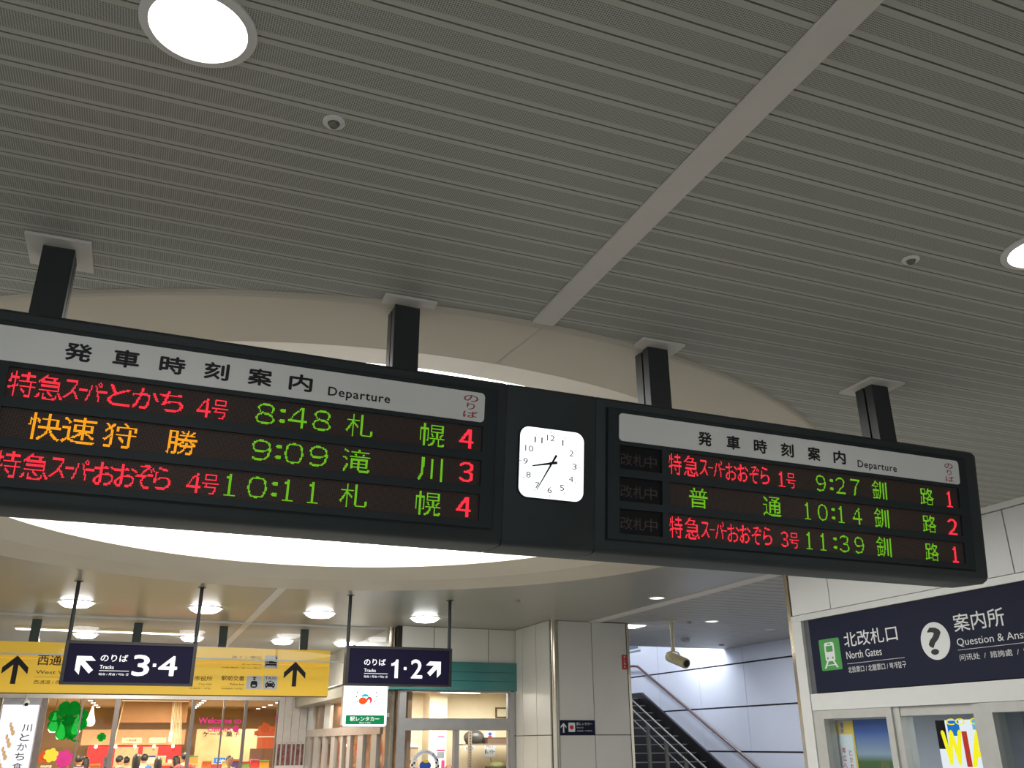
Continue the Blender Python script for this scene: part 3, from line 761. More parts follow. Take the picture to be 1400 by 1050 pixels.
m_.box(1.745, 1.768, .757, .775, Z2-.001, Z2); m_.box(1.842, 1.865, .757, .775, Z2-.001, Z2); m_.box(1.793, 1.817, .846, .856, Z2-.001, Z2)
m_.build('taxi_symbol', M_ink, ic)
m_ = MB(); poly(m_, ell(1.757, .795, .009, .009, 10), Z2+.0006); poly(m_, ell(1.853, .795, .009, .009, 10), Z2+.0006); poly(m_, [(1.768, .822), (1.776, .838), (1.834, .838), (1.842, .822)], Z2+.0006)
m_.build('lamp_symbol', M_wtext, ic)

# lit car-rental sign fixed to the jamb
rs = thing('lit_sign', 'glowing white sign with an orange emblem and green band under track sign 1 and 2', 'sign', facing(0, 13.2))
MB().prism(rrect(2.728, .224, 3.35, .79, .035, 5), -.10, 0).build('lightbox', emis('lightbox_white', (1, 1, .99), 1.5), rs)
MB().prism(rrect(2.720, .216, 3.358, .80, .04, 5), -.105, -.005).build('box_rim', M_aluw, rs)
bd = MB().prism(rrect(2.772, .250, 3.322, .370, .012, 3), 0, .0015).build('green_band', emis('lit_green', (26, 132, 78), 1.0), rs)
m_ = MB(); txt(m_, '駅レンタカー', 2.832, 3.25, .292, .352, .0022, .03); txt(m_, 'Rent a Car', 2.97, 3.13, .262, .282, .0022, .02); m_.build('lettering', M_lit, bd)
MB().prism(ell(3.0, .560, .058, .048), 0, .002).build('orange_emblem', emis('lit_orange', (240, 90, 40), 1.0), rs)
MB().prism([(2.975, .612), (2.99, .642), (3.03, .655), (3.07, .645), (3.085, .612), (3.04, .618)], 0, .0026).build('cyan_emblem', emis('lit_cyan', (30, 190, 215), 1.0), rs)
MB().prism(ell(3.092, .572, .042, .045), 0, .0016).build('red_emblem', emis('lit_red', (225, 70, 62), 1.0), rs)
MB().prism(ell(3.085, .552, .02, .03), 0, .0030).build('white_emblem', M_lit, rs)
m_ = MB()
for p in ((2.917, .672), (2.907, .615), (2.927, .556), (3.185, .675), (3.196, .618), (3.174, .557)): poly(m_, ell(p[0], p[1], .008, .012, 8), .002, .0015)
m_.build('emblem_dots', M_ink, rs)
MB().box(3.34, 3.40, .35, .40, -.08, -.03).build('bracket', M_alu, rs)

# ================================================================== RENTAL OFFICE
fa = thing('fascia', 'teal fascia of three boards above the rental office window', 'fascia', facing(0, 13.097))
M_teal = mat('teal_enamel', (64, 122, 118), .18, noise=.04, nscale=3)
for a, b in ((.713, .843), (.847, .967), (.971, 1.107)): MB().box(3.33, 5.285, a, b, 0, .06).build('board', M_teal, fa, bevel=.002)
MB().box(3.335, 5.28, .716, 1.10, .002, .05).build('backing', M_gap, fa)
ow = struct('window_2', facing(0, 13.12))
f_ = MB(); f_.box(3.505, 3.60, -CAMZ, .70, -.08, .04); f_.box(5.185, 5.256, -CAMZ, .705, -.08, .04); f_.box(3.60, 5.185, .170, .331, -.08, .04)
f_.box(4.334, 4.405, -CAMZ, .170, -.07, .03); f_.box(3.6, 5.185, .69, .72, -.08, .02); f_.box(5.16, 5.186, -CAMZ, .7, -.05, .02)
f_.build('window_frame', mat('office_alu', (168, 166, 164), .4, .3), ow)
GP = glass('office_glass', (.96, .97, .97))
for a, b, c_, d_ in ((3.60, 5.185, .331, .69), (3.60, 4.334, -CAMZ, .17), (4.405, 5.185, -CAMZ, .17)): MB().box(a, b, c_, d_, -.024, -.018).build('pane', GP, ow)
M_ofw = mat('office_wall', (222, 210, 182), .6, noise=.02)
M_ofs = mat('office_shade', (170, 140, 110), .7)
MB().box(3.66, 6.48, 16.3, 16.4, 0, CAMZ+.86).build('wall_office_back', M_ofw, kind='structure')
MB().box(6.44, 6.485, 13.2, 16.3, 0, CAMZ+.86).build('wall_office_right', M_ofw, kind='structure')
MB().box(3.5, 6.48, 13.17, 16.4, CAMZ+.84, CAMZ+.90).build('ceiling_office', mat('office_ceiling', (216, 210, 196), .7), kind='structure')
MB().box(4.80, 5.12, 15.9, 16.3, 0, CAMZ+.84).build('wall_office_pillar', M_ofw, kind='structure')
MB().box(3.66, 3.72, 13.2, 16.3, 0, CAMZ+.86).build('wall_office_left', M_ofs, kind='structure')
lamp('office_lamp', 'AREA', (4.6, 15.0, .78), P_OFFICE, (1, .96, .88), 1.2); lamp('office_lamp', 'AREA', (5.8, 15.0, .78), P_OFFICE*.6, (1, .96, .88), 1.0)
def tube(label, x0, x1, y0, y1):
    t = thing('ceiling_tube', label, 'ceiling light', Matrix.Translation((0, 0, CAMZ+.84)), 'tube lights in the rental office')
    MB().box(x0, x1, y0, y1, -.05, 0).build('housing', M_white, t); MB().box(x0+.02, x1-.02, y0+.02, y1-.02, -.06, -.05).build('tube', M_tube, t)
tube('wide bright tube light at the left of the rental office ceiling', 3.75, 4.5, 14.55, 14.95)
tube('tube light at the middle of the rental office ceiling', 4.75, 5.45, 15.05, 15.2)
tube('small tube light at the right of the rental office ceiling', 5.35, 5.75, 13.9, 14.05)
# shelf by the window
sh = thing('shelf_rack', 'perforated post shelf rack behind the right office pane', 'shelf', Matrix.Translation((0, 15.85, CAMZ)))
M_pst = mat('slotted_steel', (120, 108, 92), .5)
MB().box(5.34, 6.36, -.18, .18, -.04, -.012).build('board', M_pst, sh)
MB().box(5.34, 6.36, -.28, .18, -.63, -.602).build('board', M_pst, sh)
for x in (5.467, 6.278):
    p_ = MB(); p_.box(x-.03, x+.03, -.20, -.17, -CAMZ, .2)
    o = p_.build('post', M_pst, sh); q_ = MB()
    for i in range(44): z_ = -1.7+i*.044; q_.box(x-.012, x+.012, -.203, -.198, z_, z_+.022)
    q_.build('slots', M_ink, o, kind='stuff')
hm = thing('container', 'dark grey rounded container on the office shelf', 'container', Matrix.Translation((5.60, 15.84, CAMZ-.012)))
MB().ball((0, 0, .10), .19, .15, .13).build('body', mat('graphite', (66, 66, 64), .3), hm, smooth=True)
MB().box(-.12, .12, -.1, .1, 0, .02).build('foot', M_ink, hm)
bx = thing('box', 'flat brown box on the office shelf beside the dark container', 'box', Matrix.Translation((6.075, 15.84, CAMZ-.012)))
MB().box(-.27, .27, -.14, .14, 0, .085).build('base', mat('brown_card', (96, 74, 60), .7), bx, bevel=.004); MB().box(-.275, .275, -.145, .145, .085, .10).build('lid', mat('brown_card2', (84, 64, 52), .7), bx)
pf = thing('picture_frame', 'brown framed certificate high on the office wall', 'picture frame', facing(0, 16.295) @ Matrix.Scale(.935, 4))
MB().box(6.61, 6.86, .46, .63, 0, .02).build('certificate', mat('certificate_paper', (205, 205, 175), .6), pf)
f_ = MB(); f_.box(6.60, 6.87, .62, .645, 0, .03); f_.box(6.60, 6.87, .45, .475, 0, .03); f_.box(6.60, 6.625, .475, .62, 0, .03); f_.box(6.845, 6.87, .475, .62, 0, .03); f_.build('frame', mat('dark_brown_wood', (84, 54, 34), .5), pf)
M_poster = mat('poster_paper', (224, 230, 238), .6, noise=.01)
p1 = thing('poster', 'pale poster with a round emblem and bold lettering right of the office shelf post', 'poster', facing(0, 16.295) @ Matrix.Scale(.935, 4))
MB().box(6.375, 6.60, -.25, .21, 0, .004).build('sheet', M_poster, p1)
m_ = MB(); txt(m_, '駅レンタカー', 6.385, 6.59, -.20, -.115, .005, .03); txt(m_, 'No.1', 6.42, 6.55, -.08, -.04, .005); m_.build('lettering', M_ink, p1)
MB().prism(ell(6.488, .16, .035, .03), .004, .006).build('blue_shape', mat('poster_blue', (40, 90, 190), .6), p1)
MB().prism(ell(6.488, .10, .045, .028), .004, .007).build('red_shape', mat('poster_red', (200, 40, 44), .6), p1)
p2 = thing('poster', 'narrow white poster with pink headings on the office pillar', 'poster', facing(0, 15.895))
MB().box(4.93, 5.10, -.52, .14, 0, .004).build('sheet', M_poster, p2)
m_ = MB(); m_.box(4.955, 5.075, .09, .115, .004, .005); m_.box(4.94, 5.09, -.13, -.10, .004, .005); m_.box(5.03, 5.09, -.5, -.27, .004, .005); txt(m_, 'ご利用', 4.95, 5.085, -.06, .05, .005); m_.build('pink_print', mat('pink_ink', (214, 50, 92), .6), p2)
MB().box(4.95, 5.08, -.24, -.135, .004, .0055).build('photo', mat('grey_print', (120, 126, 130), .6), p2)
cl_ = thing('calendar', 'small white calendar below the office shelf', 'calendar', facing(0, 16.295) @ Matrix.Scale(.935, 4))
MB().box(5.98, 6.18, -.13, -.03, 0, .004).build('sheet', M_poster, cl_); MB().box(6.0, 6.16, -.12, -.06, .004, .005).build('print', mat('pale_grid', (170, 176, 182), .6), cl_)
cb_ = thing('cabinet', 'grey cabinet with small items at the back left of the office', 'cabinet', Matrix.Translation((4.30, 16.05, 0)))
MB().box(-.35, .30, -.2, .2, 0, CAMZ-.06).build('body', mat('khaki_cabinet', (150, 132, 108), .6), cb_); MB().box(-.37, .32, -.22, .22, CAMZ-.06, CAMZ-.04).build('top', M_white, cb_)
vs_ = thing('ornament', 'brown carved ornament on the office cabinet', 'ornament', Matrix.Translation((4.18, 16.08, CAMZ-.04)))
MB().lathe([(.0, 0), (.10, 0), (.08, .06), (.14, .14), (.11, .24), (.05, .27), (.09, .34), (0, .36)], n=14).build('carving', mat('carved_wood', (92, 58, 32), .6, noise=.3, nscale=30), vs_, smooth=True)
for i in range(3): MB().box(-.03+.16*i, .03+.16*i, -.16, -.04, -.0, .05+.02*(i % 2)).build('base' if i == 0 else 'knick_knack', M_white if i else mat('carved_wood', (92, 58, 32)), vs_)
bk = thing('basket', 'dark basket with green plant at the lower right of the office window', 'basket', Matrix.Translation((6.05, 15.9, CAMZ-.60)))
MB().lathe([(0, 0), (.17, 0), (.21, .22), (.19, .22), (.16, .02)], n=20).build('bowl', mat('dark_wicker', (60, 54, 54), .7), bk, smooth=True)
MB().ball((0, 0, .23), .14, .14, .07).build('leaves', mat('dull_green', (112, 116, 66), .8, noise=.3, nscale=30), bk, smooth=True)
MB().tube([(-.08, 0, .2), (-.12, 0, .36)], .006, 6).build('stem', mat('dull_green', (112, 116, 66)), bk)

# round sticker on the left pane
sk = thing('window_sticker', 'round white sticker with blue lettering around a red and blue emblem on the office pane', 'sticker', facing(0, 13.10))
rg = MB(); n = 40; R1, R2 = .205, .150; c_ = (3.912, -.290)
rg.add([(c_[0]+r_*cos(2*pi*i/n), c_[1]+r_*sin(2*pi*i/n), .002) for i in range(n) for r_ in (R1, R2)], [(2*i, 2*((i+1) % n), 2*((i+1) % n)+1, 2*i+1) for i in range(n)])
rg.build('ring', M_wtext, sk)
m_ = MB(); arc = 'トレインレンタカー帯広駅'
for i, ch in enumerate(arc):
    a = radians(150-120*i/(len(arc)-1)); v_, f2 = glyphs(ch, .02); mid = (v_.min(0)+v_.max(0))/2
    cs, sn = cos(a-pi/2), sin(a-pi/2); s_ = .034
    m_.add([(c_[0]+.178*cos(a)+((p[0]-mid[0])*cs-(p[1]-mid[1])*sn)*s_, c_[1]+.178*sin(a)+((p[0]-mid[0])*sn+(p[1]-mid[1])*cs)*s_, .003) for p in v_], f2)
m_.build('lettering', mat('sticker_blue', (60, 70, 170), .6, noise=0), sk)
m_ = MB()
for a in (12, -12, 168, 192):
    for q in range(2):
        aa = radians(a+q*9); m_.add([(c_[0]+r_*cos(aa+dd), c_[1]+r_*sin(aa+dd), .0032+q*.0002) for r_, dd in ((.152+.026*q, -.08), (.178+.026*q, -.08), (.178+.026*q, .08), (.152+.026*q, .08))], [(0, 1, 2, 3)])
m_.build('checks', M_ink, sk)
MB().prism(ell(c_[0]+.0, c_[1]-.0, .085, .06), .001, .003).build('blue_emblem', mat('emblem_blue', (40, 80, 170), .5), sk)
MB().prism(ell(c_[0]+.01, c_[1]+.055, .045, .02), .001, .0036).build('yellow_emblem', mat('emblem_yellow', (226, 190, 50), .5), sk)
MB().prism(ell(c_[0]-.02, c_[1]-.07, .10, .035), .001, .0042).build('red_emblem', mat('emblem_red', (200, 36, 52), .5), sk)

# small wall signs on the block
ns = thing('wall_sign', 'small dark sign with white arrow on the beige panel below mid wall', 'sign', facing(0, 11.795))
MB().box(5.393, 5.928, .094, .282, 0, .006).build('plate', M_navy, ns)
m_ = MB(); arrow_bold(m_, (5.452, .248), radians(90), .125, .020, .042, .0075)
txt(m_, '駅レンタカー', 5.645, 5.885, .215, .253, .0075, .02); txt(m_, 'Rent-a-Car', 5.65, 5.75, .178, .198, .0075); txt(m_, '车站租车 / 역 렌터카', 5.65, 5.88, .135, .155, .0075)
m_.build('lettering', M_wtext, ns)
MB().prism(rrect(5.525, .132, 5.625, .250, .01, 3), .006, .0075).build('emblem_plate', M_wtext, ns)
MB().prism(ell(5.573, .190, .03, .028, 14), .006, .0085).build('emblem', mat('emblem_red', (200, 36, 52)), ns)
rt_ = thing('wall_tag', 'small red upright tag at the edge of the beige wall', 'sign', facing(0, 11.795))
MB().box(6.398, 6.472, .960, 1.160, 0, .008).build('plate', mat('red_tag', (190, 40, 42), .5), rt_)
m_ = MB()
for i, ch in enumerate('消火器具'): txt(m_, ch, 6.42, 6.45, 1.115-.045*i-.0, 1.145-.045*i, .009)
m_.build('lettering', M_wtext, rt_)

# ================================================================== STAIRS
SX0, SX1 = 6.54, 10.10
stc = struct('stair_structure', Matrix.Translation((0, 0, CAMZ)), 'dark stone stairs climbing away along the white wall')
M_nose = mat('stair_nosing', (128, 126, 118), .5)
for k in range(-13, 5):
    yk = 16.576+.303*k; zk = .261+.150*k
    if zk-.15 < -CAMZ-.001: continue
    o = MB().box(SX0, SX1-.02, yk, yk+.303+(1.9 if k == 4 else .02), zk-.149, zk).build('step', M_dark, stc)
    MB().box(SX0+.02, SX1-.12, yk-.006, yk+.030, zk-.012, zk+.003).build('nosing', M_nose, o)
# skirting up the wall
sk0 = lambda y: .983+(y-17.749)*.4953
P = [(12.1, sk0(12.1)), (17.749, .983), (20, .983), (20, .8), (17.85, .8), (12.1, sk0(12.1)-.30)]
m_ = MB(); n = len(P)
m_.add([(10.045, p[0], p[1]) for p in P]+[(10.098, p[0], p[1]) for p in P], [tuple(range(n)), tuple(range(n, 2*n))[::-1]]+[(i, (i+1) % n, n+(i+1) % n, n+i) for i in range(n)])
m_.build('skirting', M_dark, stc)
# wall handrail
hr_ = thing('handrail', 'brown round handrail on brackets along the white stair wall', 'handrail', Matrix.Translation((0, 0, CAMZ)))
hz = lambda y: 1.194+(y-17.097)*.4883
M_rail = mat('handrail_wood', (86, 62, 56), .35, noise=.1)
MB().tube([(10.0, 12.2, hz(12.2)), (10.0, 17.75, hz(17.75)), (10.0, 17.95, hz(17.80)), (10.0, 18.5, hz(17.80)), (10.09, 18.55, hz(17.8))], .024, 12).build('rail', M_rail, hr_, smooth=True)
for y_ in (12.8, 13.95, 15.1, 16.25, 17.4): 
    for dy in (0, .16): MB().tube([(10.0, y_+dy, hz(y_+dy)-.01), (10.0, y_+dy, hz(y_+dy)-.06), (10.09, y_+dy, hz(y_+dy)-.06)], .009, 6).build('bracket', M_alu, hr_)
# centre balustrade
ba = thing('balustrade', 'grey steel balustrade with three sloping rails down the middle of the stairs', 'railing', Matrix.Translation((8.7, 0, CAMZ)))
M_bal = mat('balustrade_steel', (112, 108, 98), .4, .2)
ra = lambda y, o: o+(y-15.76)*.4855
for off, r_, xx in ((.711, .018, .05), (.605, .017, -.03), (.435, .012, -.03)):
    MB().tube([(xx, 12.3, ra(12.3, off)), (xx, 16.6, ra(16.6, off)), (xx, 16.9, ra(16.6, off)), (xx, 17.6, ra(16.6, off))], r_, 10).build('rail', M_bal, ba, smooth=True)
for i in range(6):
    y_ = 12.73+.60*i*1.0; zs_ = .261+.15*math.floor((y_-16.576)/.303+1e-6)
    if y_ > 16.5: continue
    MB().box(-.055, -.005, y_-.03, y_+.03, max(zs_, -CAMZ), ra(y_, .605)).build('post', M_bal, ba)
# little window high on the stair wall
wn = struct('window_3', rightwall(0, 0, 10.10))
MB().box(-18.45, -17.75, 1.86, 2.16, 0, .03).build('frame', M_aluw, wn); MB().box(-18.40, -17.8, 1.90, 2.12, .03, .032).build('pane', mat('blue_grey_glass', (86, 104, 122), .1), wn)
lamp('stair_front_fill', 'AREA', (8.3, 12.6, H-.04), 38, (.86, .91, 1.0), .5)  # unseen fill added under the ceiling to brighten the right of the stair wall
lamp('stair_tube_lamp', 'AREA', (9.6, 14.95, 2.0), P_STAIR*.22, (.84, .9, 1.0), .3, 1.4, rot=(0, radians(-35), 0))
lamp('stair_well_lamp', 'AREA', (8.2, 17.5, 3.8), P_STAIR*.55, (.84, .9, 1.0), 1.2)

# ================================================================== HELP COUNTER SIGN AND WINDOWS (right wall)
hs = thing('wall_sign', 'wide dark blue sign reading North Gates and Question in the white right wall', 'sign', rightwall(0, 0, 5.67))
MB().box(-6.86, -1.5, .400, 1.030, -.07, -.012).build('panel', M_navy, hs)
Z = -.0105
o = MB().prism(rrect(-6.752, .579, -6.487, .846, .016, 4), -.012, Z).build('green_plate', mat('sign_green', (66, 150, 72), .5), hs)
m_ = MB(); zz = Z+.001
poly(m_, rrect(-6.685, .655, -6.560, .815, .022, 4), zz); poly(m_, [(-6.672, .655), (-6.650, .655), (-6.690, .598), (-6.712, .598)], zz+.0001); poly(m_, [(-6.573, .655), (-6.595, .655), (-6.555, .598), (-6.533, .598)], zz+.0002)
m_.box(-6.682, -6.563, .618, .626, zz-.001, zz+.0003)
m_.build('train_symbol', M_wtext, o)
m_ = MB(); z3 = zz+.001; m_.box(-6.665, -6.580, .735, .785, z3-.0006, z3); m_.box(-6.645, -6.600, .795, .805, z3-.0006, z3)
poly(m_, ell(-6.655, .682, .010, .010, 10), z3); poly(m_, ell(-6.590, .682, .010, .010, 10), z3); m_.build('train_details', mat('sign_green', (66, 150, 72)), o)
m_ = MB()
txt(m_, '北改札口', -6.425, -5.800, .752, .876, Z, .012); txt(m_, 'North Gates', -6.418, -6.0, .655, .718, Z); m_.box(-6.421, -5.762, .615, .618, Z-.001, Z)
txt(m_, '北验票口 / 北驗票口 / 북개찰구', -6.421, -5.757, .541, .592, Z)
txt(m_, '案内所', -5.222, -4.768, .755, .885, Z, .012); txt(m_, 'Question & Answer', -5.222, -4.50, .645, .708, Z); m_.box(-5.225, -4.46, .624, .627, Z-.001, Z)
txt(m_, '问讯处  /  諮詢處  /  안내소', -5.221, -4.50, .548, .594, Z)
m_.build('lettering', M_wtext, hs)
qd = MB().prism(ell(-5.424, .712, .142, .140, 40), -.012, Z).build('question_disc', M_wtext, hs)
m_ = MB(); txt(m_, '?', -5.492, -5.356, .610, .815, Z+.001, .045); m_.build('question_mark', mat('sign_dark_ink', (26, 28, 34), .6, noise=0), qd)

w4 = struct('window_4', rightwall(0, 0, 5.67))
M_fr2 = mat('counter_frame', (184, 184, 179), .4, .2)
f_ = MB(); f_.box(-6.932, -6.80, -CAMZ, .250, -.12, 0); f_.box(-6.80, -6.05, .180, .250, -.12, 0); f_.box(-6.05, -5.985, -CAMZ, .250, -.12, 0); f_.box(-5.985, -5.92, -CAMZ, .250, -.15, -.02)
f_.box(-5.92, -5.19, .182, .250, -.14, -.03); f_.box(-5.192, -5.12, -CAMZ, .250, -.12, -.01); f_.box(-5.112, -5.018, -CAMZ, .250, -.12, 0); f_.box(-5.018, -4.0, .182, .250, -.12, 0); f_.box(-4.0, -3.9, -CAMZ, .25, -.12, 0)
f_.build('window_frame', M_fr2, w4)
GC = glass('counter_glass', (.92, .95, .95))
for a, b, z_ in ((-6.80, -6.05, -.05), (-5.92, -5.19, -.08), (-5.018, -4.0, -.05)): MB().box(a, b, -CAMZ, .181, z_-.006, z_).build('pane', GC, w4)
MB().box(-3.9, 5, -CAMZ, .25, -.2, 0).build('solid_panel', M_wallw, w4)
MB().box(8.1, 8.2, 1.0, 7.2, 0, CAMZ+.6).build('wall_counter_back', mat('counter_room_grey', (150, 156, 164), .6), kind='structure')
MB().box(5.88, 8.2, 7.02, 7.10, 0, H+CAMZ).build('wall_counter_end', M_stairw, kind='structure')
MB().box(5.90, 8.1, 1.0, 7.02, CAMZ+.30, CAMZ+.36).build('ceiling_counter', mat('counter_room_ceiling', (190, 190, 188), .7), kind='structure')
lamp('counter_lamp', 'AREA', (6.9, 5.2, .24), P_ROOM, (.95, .97, 1), .8)
# blue field poster, behind the first pane
pp = thing('poster', 'blue sky and green field poster with a yellow banner behind the first counter pane', 'poster', rightwall(0, 0, 5.83) @ Matrix.Scale(1.028, 4))
def grad(name, stops, z0, z1):
    m = mat(name, (255, 255, 255), .5, noise=0); nt = m.node_tree; tc = nt.nodes.new('ShaderNodeTexCoord'); sp = nt.nodes.new('ShaderNodeSeparateXYZ'); mr = nt.nodes.new('ShaderNodeMapRange'); cr = nt.nodes.new('ShaderNodeValToRGB')
    mr.inputs[1].default_value = z0; mr.inputs[2].default_value = z1; nt.links.new(tc.outputs['Object'], sp.inputs[0]); nt.links.new(sp.outputs[1], mr.inputs[0]); nt.links.new(mr.outputs[0], cr.inputs[0])
    e = cr.color_ramp.elements; e[0].position = stops[0][0]; e[0].color = (*lin(stops[0][1]), 1); e[1].position = stops[-1][0]; e[1].color = (*lin(stops[-1][1]), 1)
    for p, c in stops[1:-1]: q = e.new(p); q.color = (*lin(c), 1)
    nt.links.new(cr.outputs[0], nt.nodes['Principled BSDF'].inputs['Base Color']); return m
MB().box(-6.73, -6.0, -.8, .165, -.01, 0).build('sheet', grad('field_print', [(0, (60, 80, 40)), (.66, (72, 104, 56)), (.72, (150, 168, 190)), (.9, (58, 92, 170)), (1, (66, 102, 180))], -.8, .17), pp)
m_ = MB()
for i in range(7): x_ = -6.28+.05*i; poly(m_, [(x_, -.8), (x_+.02, -.8), (-6.18+.012*i+.004, -.16), (-6.18+.012*i, -.16)], .001)
m_.build('furrow_print', mat('furrow_ink', (140, 132, 96), .6), pp)
bn = MB().box(-6.70, -6.44, -.8, .16, .002, .006).build('yellow_strip', mat('banner_yellow', (232, 200, 84), .5), pp)
MB().box(-6.67, -6.46, -.8, .05, .006, .008).build('white_strip', M_poster, bn)
m_ = MB()
for i, ch in enumerate('帯広へようこそ'): txt(m_, ch, -6.61, -6.565, -.04-.06*(i+1), -.005-.06*(i+1)+.012, .009, .03); txt(m_, 'とかちの旅へ!'[i], -6.53, -6.49, -.06-.055*(i+1), -.025-.055*(i+1)+.01, .009, .03)
m_.build('red_lettering', mat('print_red', (200, 60, 60), .6), bn)
m_ = MB(); txt(m_, '温', -6.60, -6.555, .105, .15, .008, .03); txt(m_, '泉', -6.60, -6.555, .06, .10, .008, .03); m_.build('blue_lettering', mat('sticker_blue', (60, 70, 170)), bn)
# bright advert with yellow letters
ad = thing('advert', 'bright backlit advert with huge yellow letters behind the counter sliding door', 'poster', rightwall(0, 0, 5.84) @ Matrix.Scale(1.03, 4))
MB().box(-5.55, -4.98, -.7, .14, -.02, 0).build('lightbox', emis('advert_white', (.92, .95, 1.0), .85), ad)
cols = [(20, 20, 26), (30, 120, 210), (200, 60, 40), (120, 190, 220), (24, 24, 30), (210, 120, 60)]
for i, (a, b, c_, d_) in enumerate(((-5.55, -5.46, -.06, .14), (-5.44, -5.33, .03, .135), (-5.318, -5.272, -.18, .06), (-5.21, -5.02, .07, .14), (-5.33, -5.20, -.5, -.20), (-5.55, -5.46, -.5, -.2))):
    MB().box(a, b, c_, d_, 0, .001+.0003*i).build('print_patch', emis('advert_patch_%d' % i, cols[i], .8), ad)
M_yl = emis('advert_yellow', (250, 236, 30), 1.0)
m_ = MB(); txt(m_, 'W', -5.51, -5.315, -.18, .07, .006, .07); txt(m_, 'A', -5.268, -5.08, -.18, .07, .006, .07); txt(m_, 'CO CO', -5.44, -5.05, .105, .15, .006, .03); m_.build('yellow_letters', M_yl, ad)
# grey curtain behind the third pane
cu = thing('curtain', 'grey curtain behind the counter pane at the right edge', 'curtain', Matrix.Translation((5.86, 0, CAMZ)))
m_ = MB(); ys_ = np.linspace(3.9, 4.95, 60); vs = []; fs = []
for i, yy in enumerate(ys_):
    xx = .02*sin(i*.9)+.012*sin(i*.37); vs += [(xx, yy, -CAMZ+.1), (xx, yy, .22)]
    if i: fs.append((2*i-2, 2*i, 2*i+1, 2*i-1))
m_.add(vs, fs); m_.build('cloth', mat('curtain_grey', (126, 134, 142), .8), cu, smooth=True)
MB().tube([(0, 3.9, .225), (0, 4.95, .225)], .01, 8).build('rod', M_alu, cu)

# ================================================================== SHOP FRONT AND SHOP BEHIND THE PASSAGE
sf = struct('window_5', facing(0, 20.0))
M_mull = mat('shop_mullion', (120, 112, 108), .4, .2)
MB().box(-2.9, 2.83, .835, .90, -.06, .05).build('top_rail', M_alu, sf)
edges = [-1.56, -.90, -.28, 1.125, 1.71, 2.145, 2.80]
for x, w_ in zip(edges, (.05, .014, .045, .035, .014, .03, .03)): MB().box(x-w_, x+w_, -CAMZ, .84, -.05, .03).build('mullion', M_mull, sf)
for a, b in zip(edges[:-1], edges[1:]): MB().box(a+.02, b-.02, -CAMZ, .835, -.008, 0).build('pane', glass('shop_glass', (.97, .98, .97)), sf)
MB().box(-4.0, -2.28, -CAMZ, .9, -.1, .02).build('dark_stile', mat('grey_stile', (120, 112, 104), .5), sf)
MB().box(-4, 8, 20.05, 31.0, CAMZ+1.0, CAMZ+1.05).build('ceiling_shop', mat('shop_ceiling', (186, 160, 130), .8), kind='structure')
MB().box(-4, 8, 31.0, 31.1, 0, CAMZ+1.0).build('wall_shop_back', mat('shop_back_wall', (196, 160, 112), .8, noise=.12, nscale=1.0), kind='structure')
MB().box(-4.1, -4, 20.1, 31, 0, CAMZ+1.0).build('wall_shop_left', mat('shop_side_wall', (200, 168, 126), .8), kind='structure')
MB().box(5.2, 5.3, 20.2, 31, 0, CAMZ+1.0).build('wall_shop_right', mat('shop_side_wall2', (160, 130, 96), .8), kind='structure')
for x_, y_ in ((-1.5, 22.5), (.8, 22.5), (3., 22.5), (-1.5, 27), (.8, 27), (3.2, 27)): lamp('shop_lamp', 'AREA', (x_, y_, .93), P_SHOP/6*1.2, (1, .84, .60), .8)
# shop downlight rows
M_sdl = emis('shop_downlight', (1, .93, .78), 6)
rows_ = [(1.6, 24.4, 1.2, 5), (3.45, 23.6, 1.5, 5), (-.97, 25.0, 1.4, 4)]
for r, (x_, y0_, dy_, n_) in enumerate(rows_):
    nm_ = ('in the middle of the shop', 'on the right side of the shop', 'on the left side of the shop')[r]
    for i in range(n_):
        t = thing('shop_downlight', 'small warm downlight %s, %s from the front' % (nm_, ('first', 'second', 'third', 'fourth', 'fifth')[i]), 'ceiling light', Matrix.Translation((x_+.02*i, y0_+dy_*i, CAMZ+1.0)), 'small downlights '+nm_)
        MB().lathe([(.055, 0), (.05, -.012), (0, -.015)], n=14).build('lens', M_sdl, t)
# bulkheads and far furnishing
bh = thing('bulkhead', 'brown hanging bulkhead panel at the centre of the shop', 'bulkhead', facing(0, 24.0))
MB().box(-.25, 1.23, .49, .998, -1.2, 0).build('panel', mat('brown_bulkhead', (164, 120, 84), .7, noise=.04), bh); MB().box(-.25, 1.23, .955, .975, 0, .02).build('lamp_cove', emis('warm_cove', (255, 222, 180), .9), bh)
rw = thing('display_wall', 'bright red display wall band at the back of the shop', 'display wall', facing(0, 29.0))
MB().box(-1.0, 1.45, -1.8, .0, -.2, 0).build('panel', mat('red_panel', (205, 30, 34), .5), rw)
MB().box(-1.2, 1.5, .0, .40, -.2, .06).build('tan_band', mat('tan_band', (190, 150, 110), .6), rw)
for a, b in ((-.30, .30), (.42, .82)):
    MB().box(a, b, -.9, -.05, 0, .03).build('doorway', mat('shop_beige_panel', (190, 160, 124), .7), rw)
m_ = MB(); txt(m_, '十勝銘菓', -.05, .22, .09, .15, .07); m_.build('lettering', mat('print_red', (200, 60, 60)), rw)
for i, (a, b) in enumerate(((-.16, .36), (.55, 1.0))): MB().box(a, b, .05, .19, .06, .066).build('name_plate', mat('name_plate', (226, 204, 176), .6), rw)
for i in range(5): MB().lathe([(0, 0), (.03, 0), (.04, -.07), (0, -.08)], (-.8+.5*i, -.02+.02, .14), 10, 'y').build('spot', M_sdl, rw)
gb = thing('counter_front', 'glass fronted cake counter sign at the right of the shop', 'counter', facing(0, 28.0))
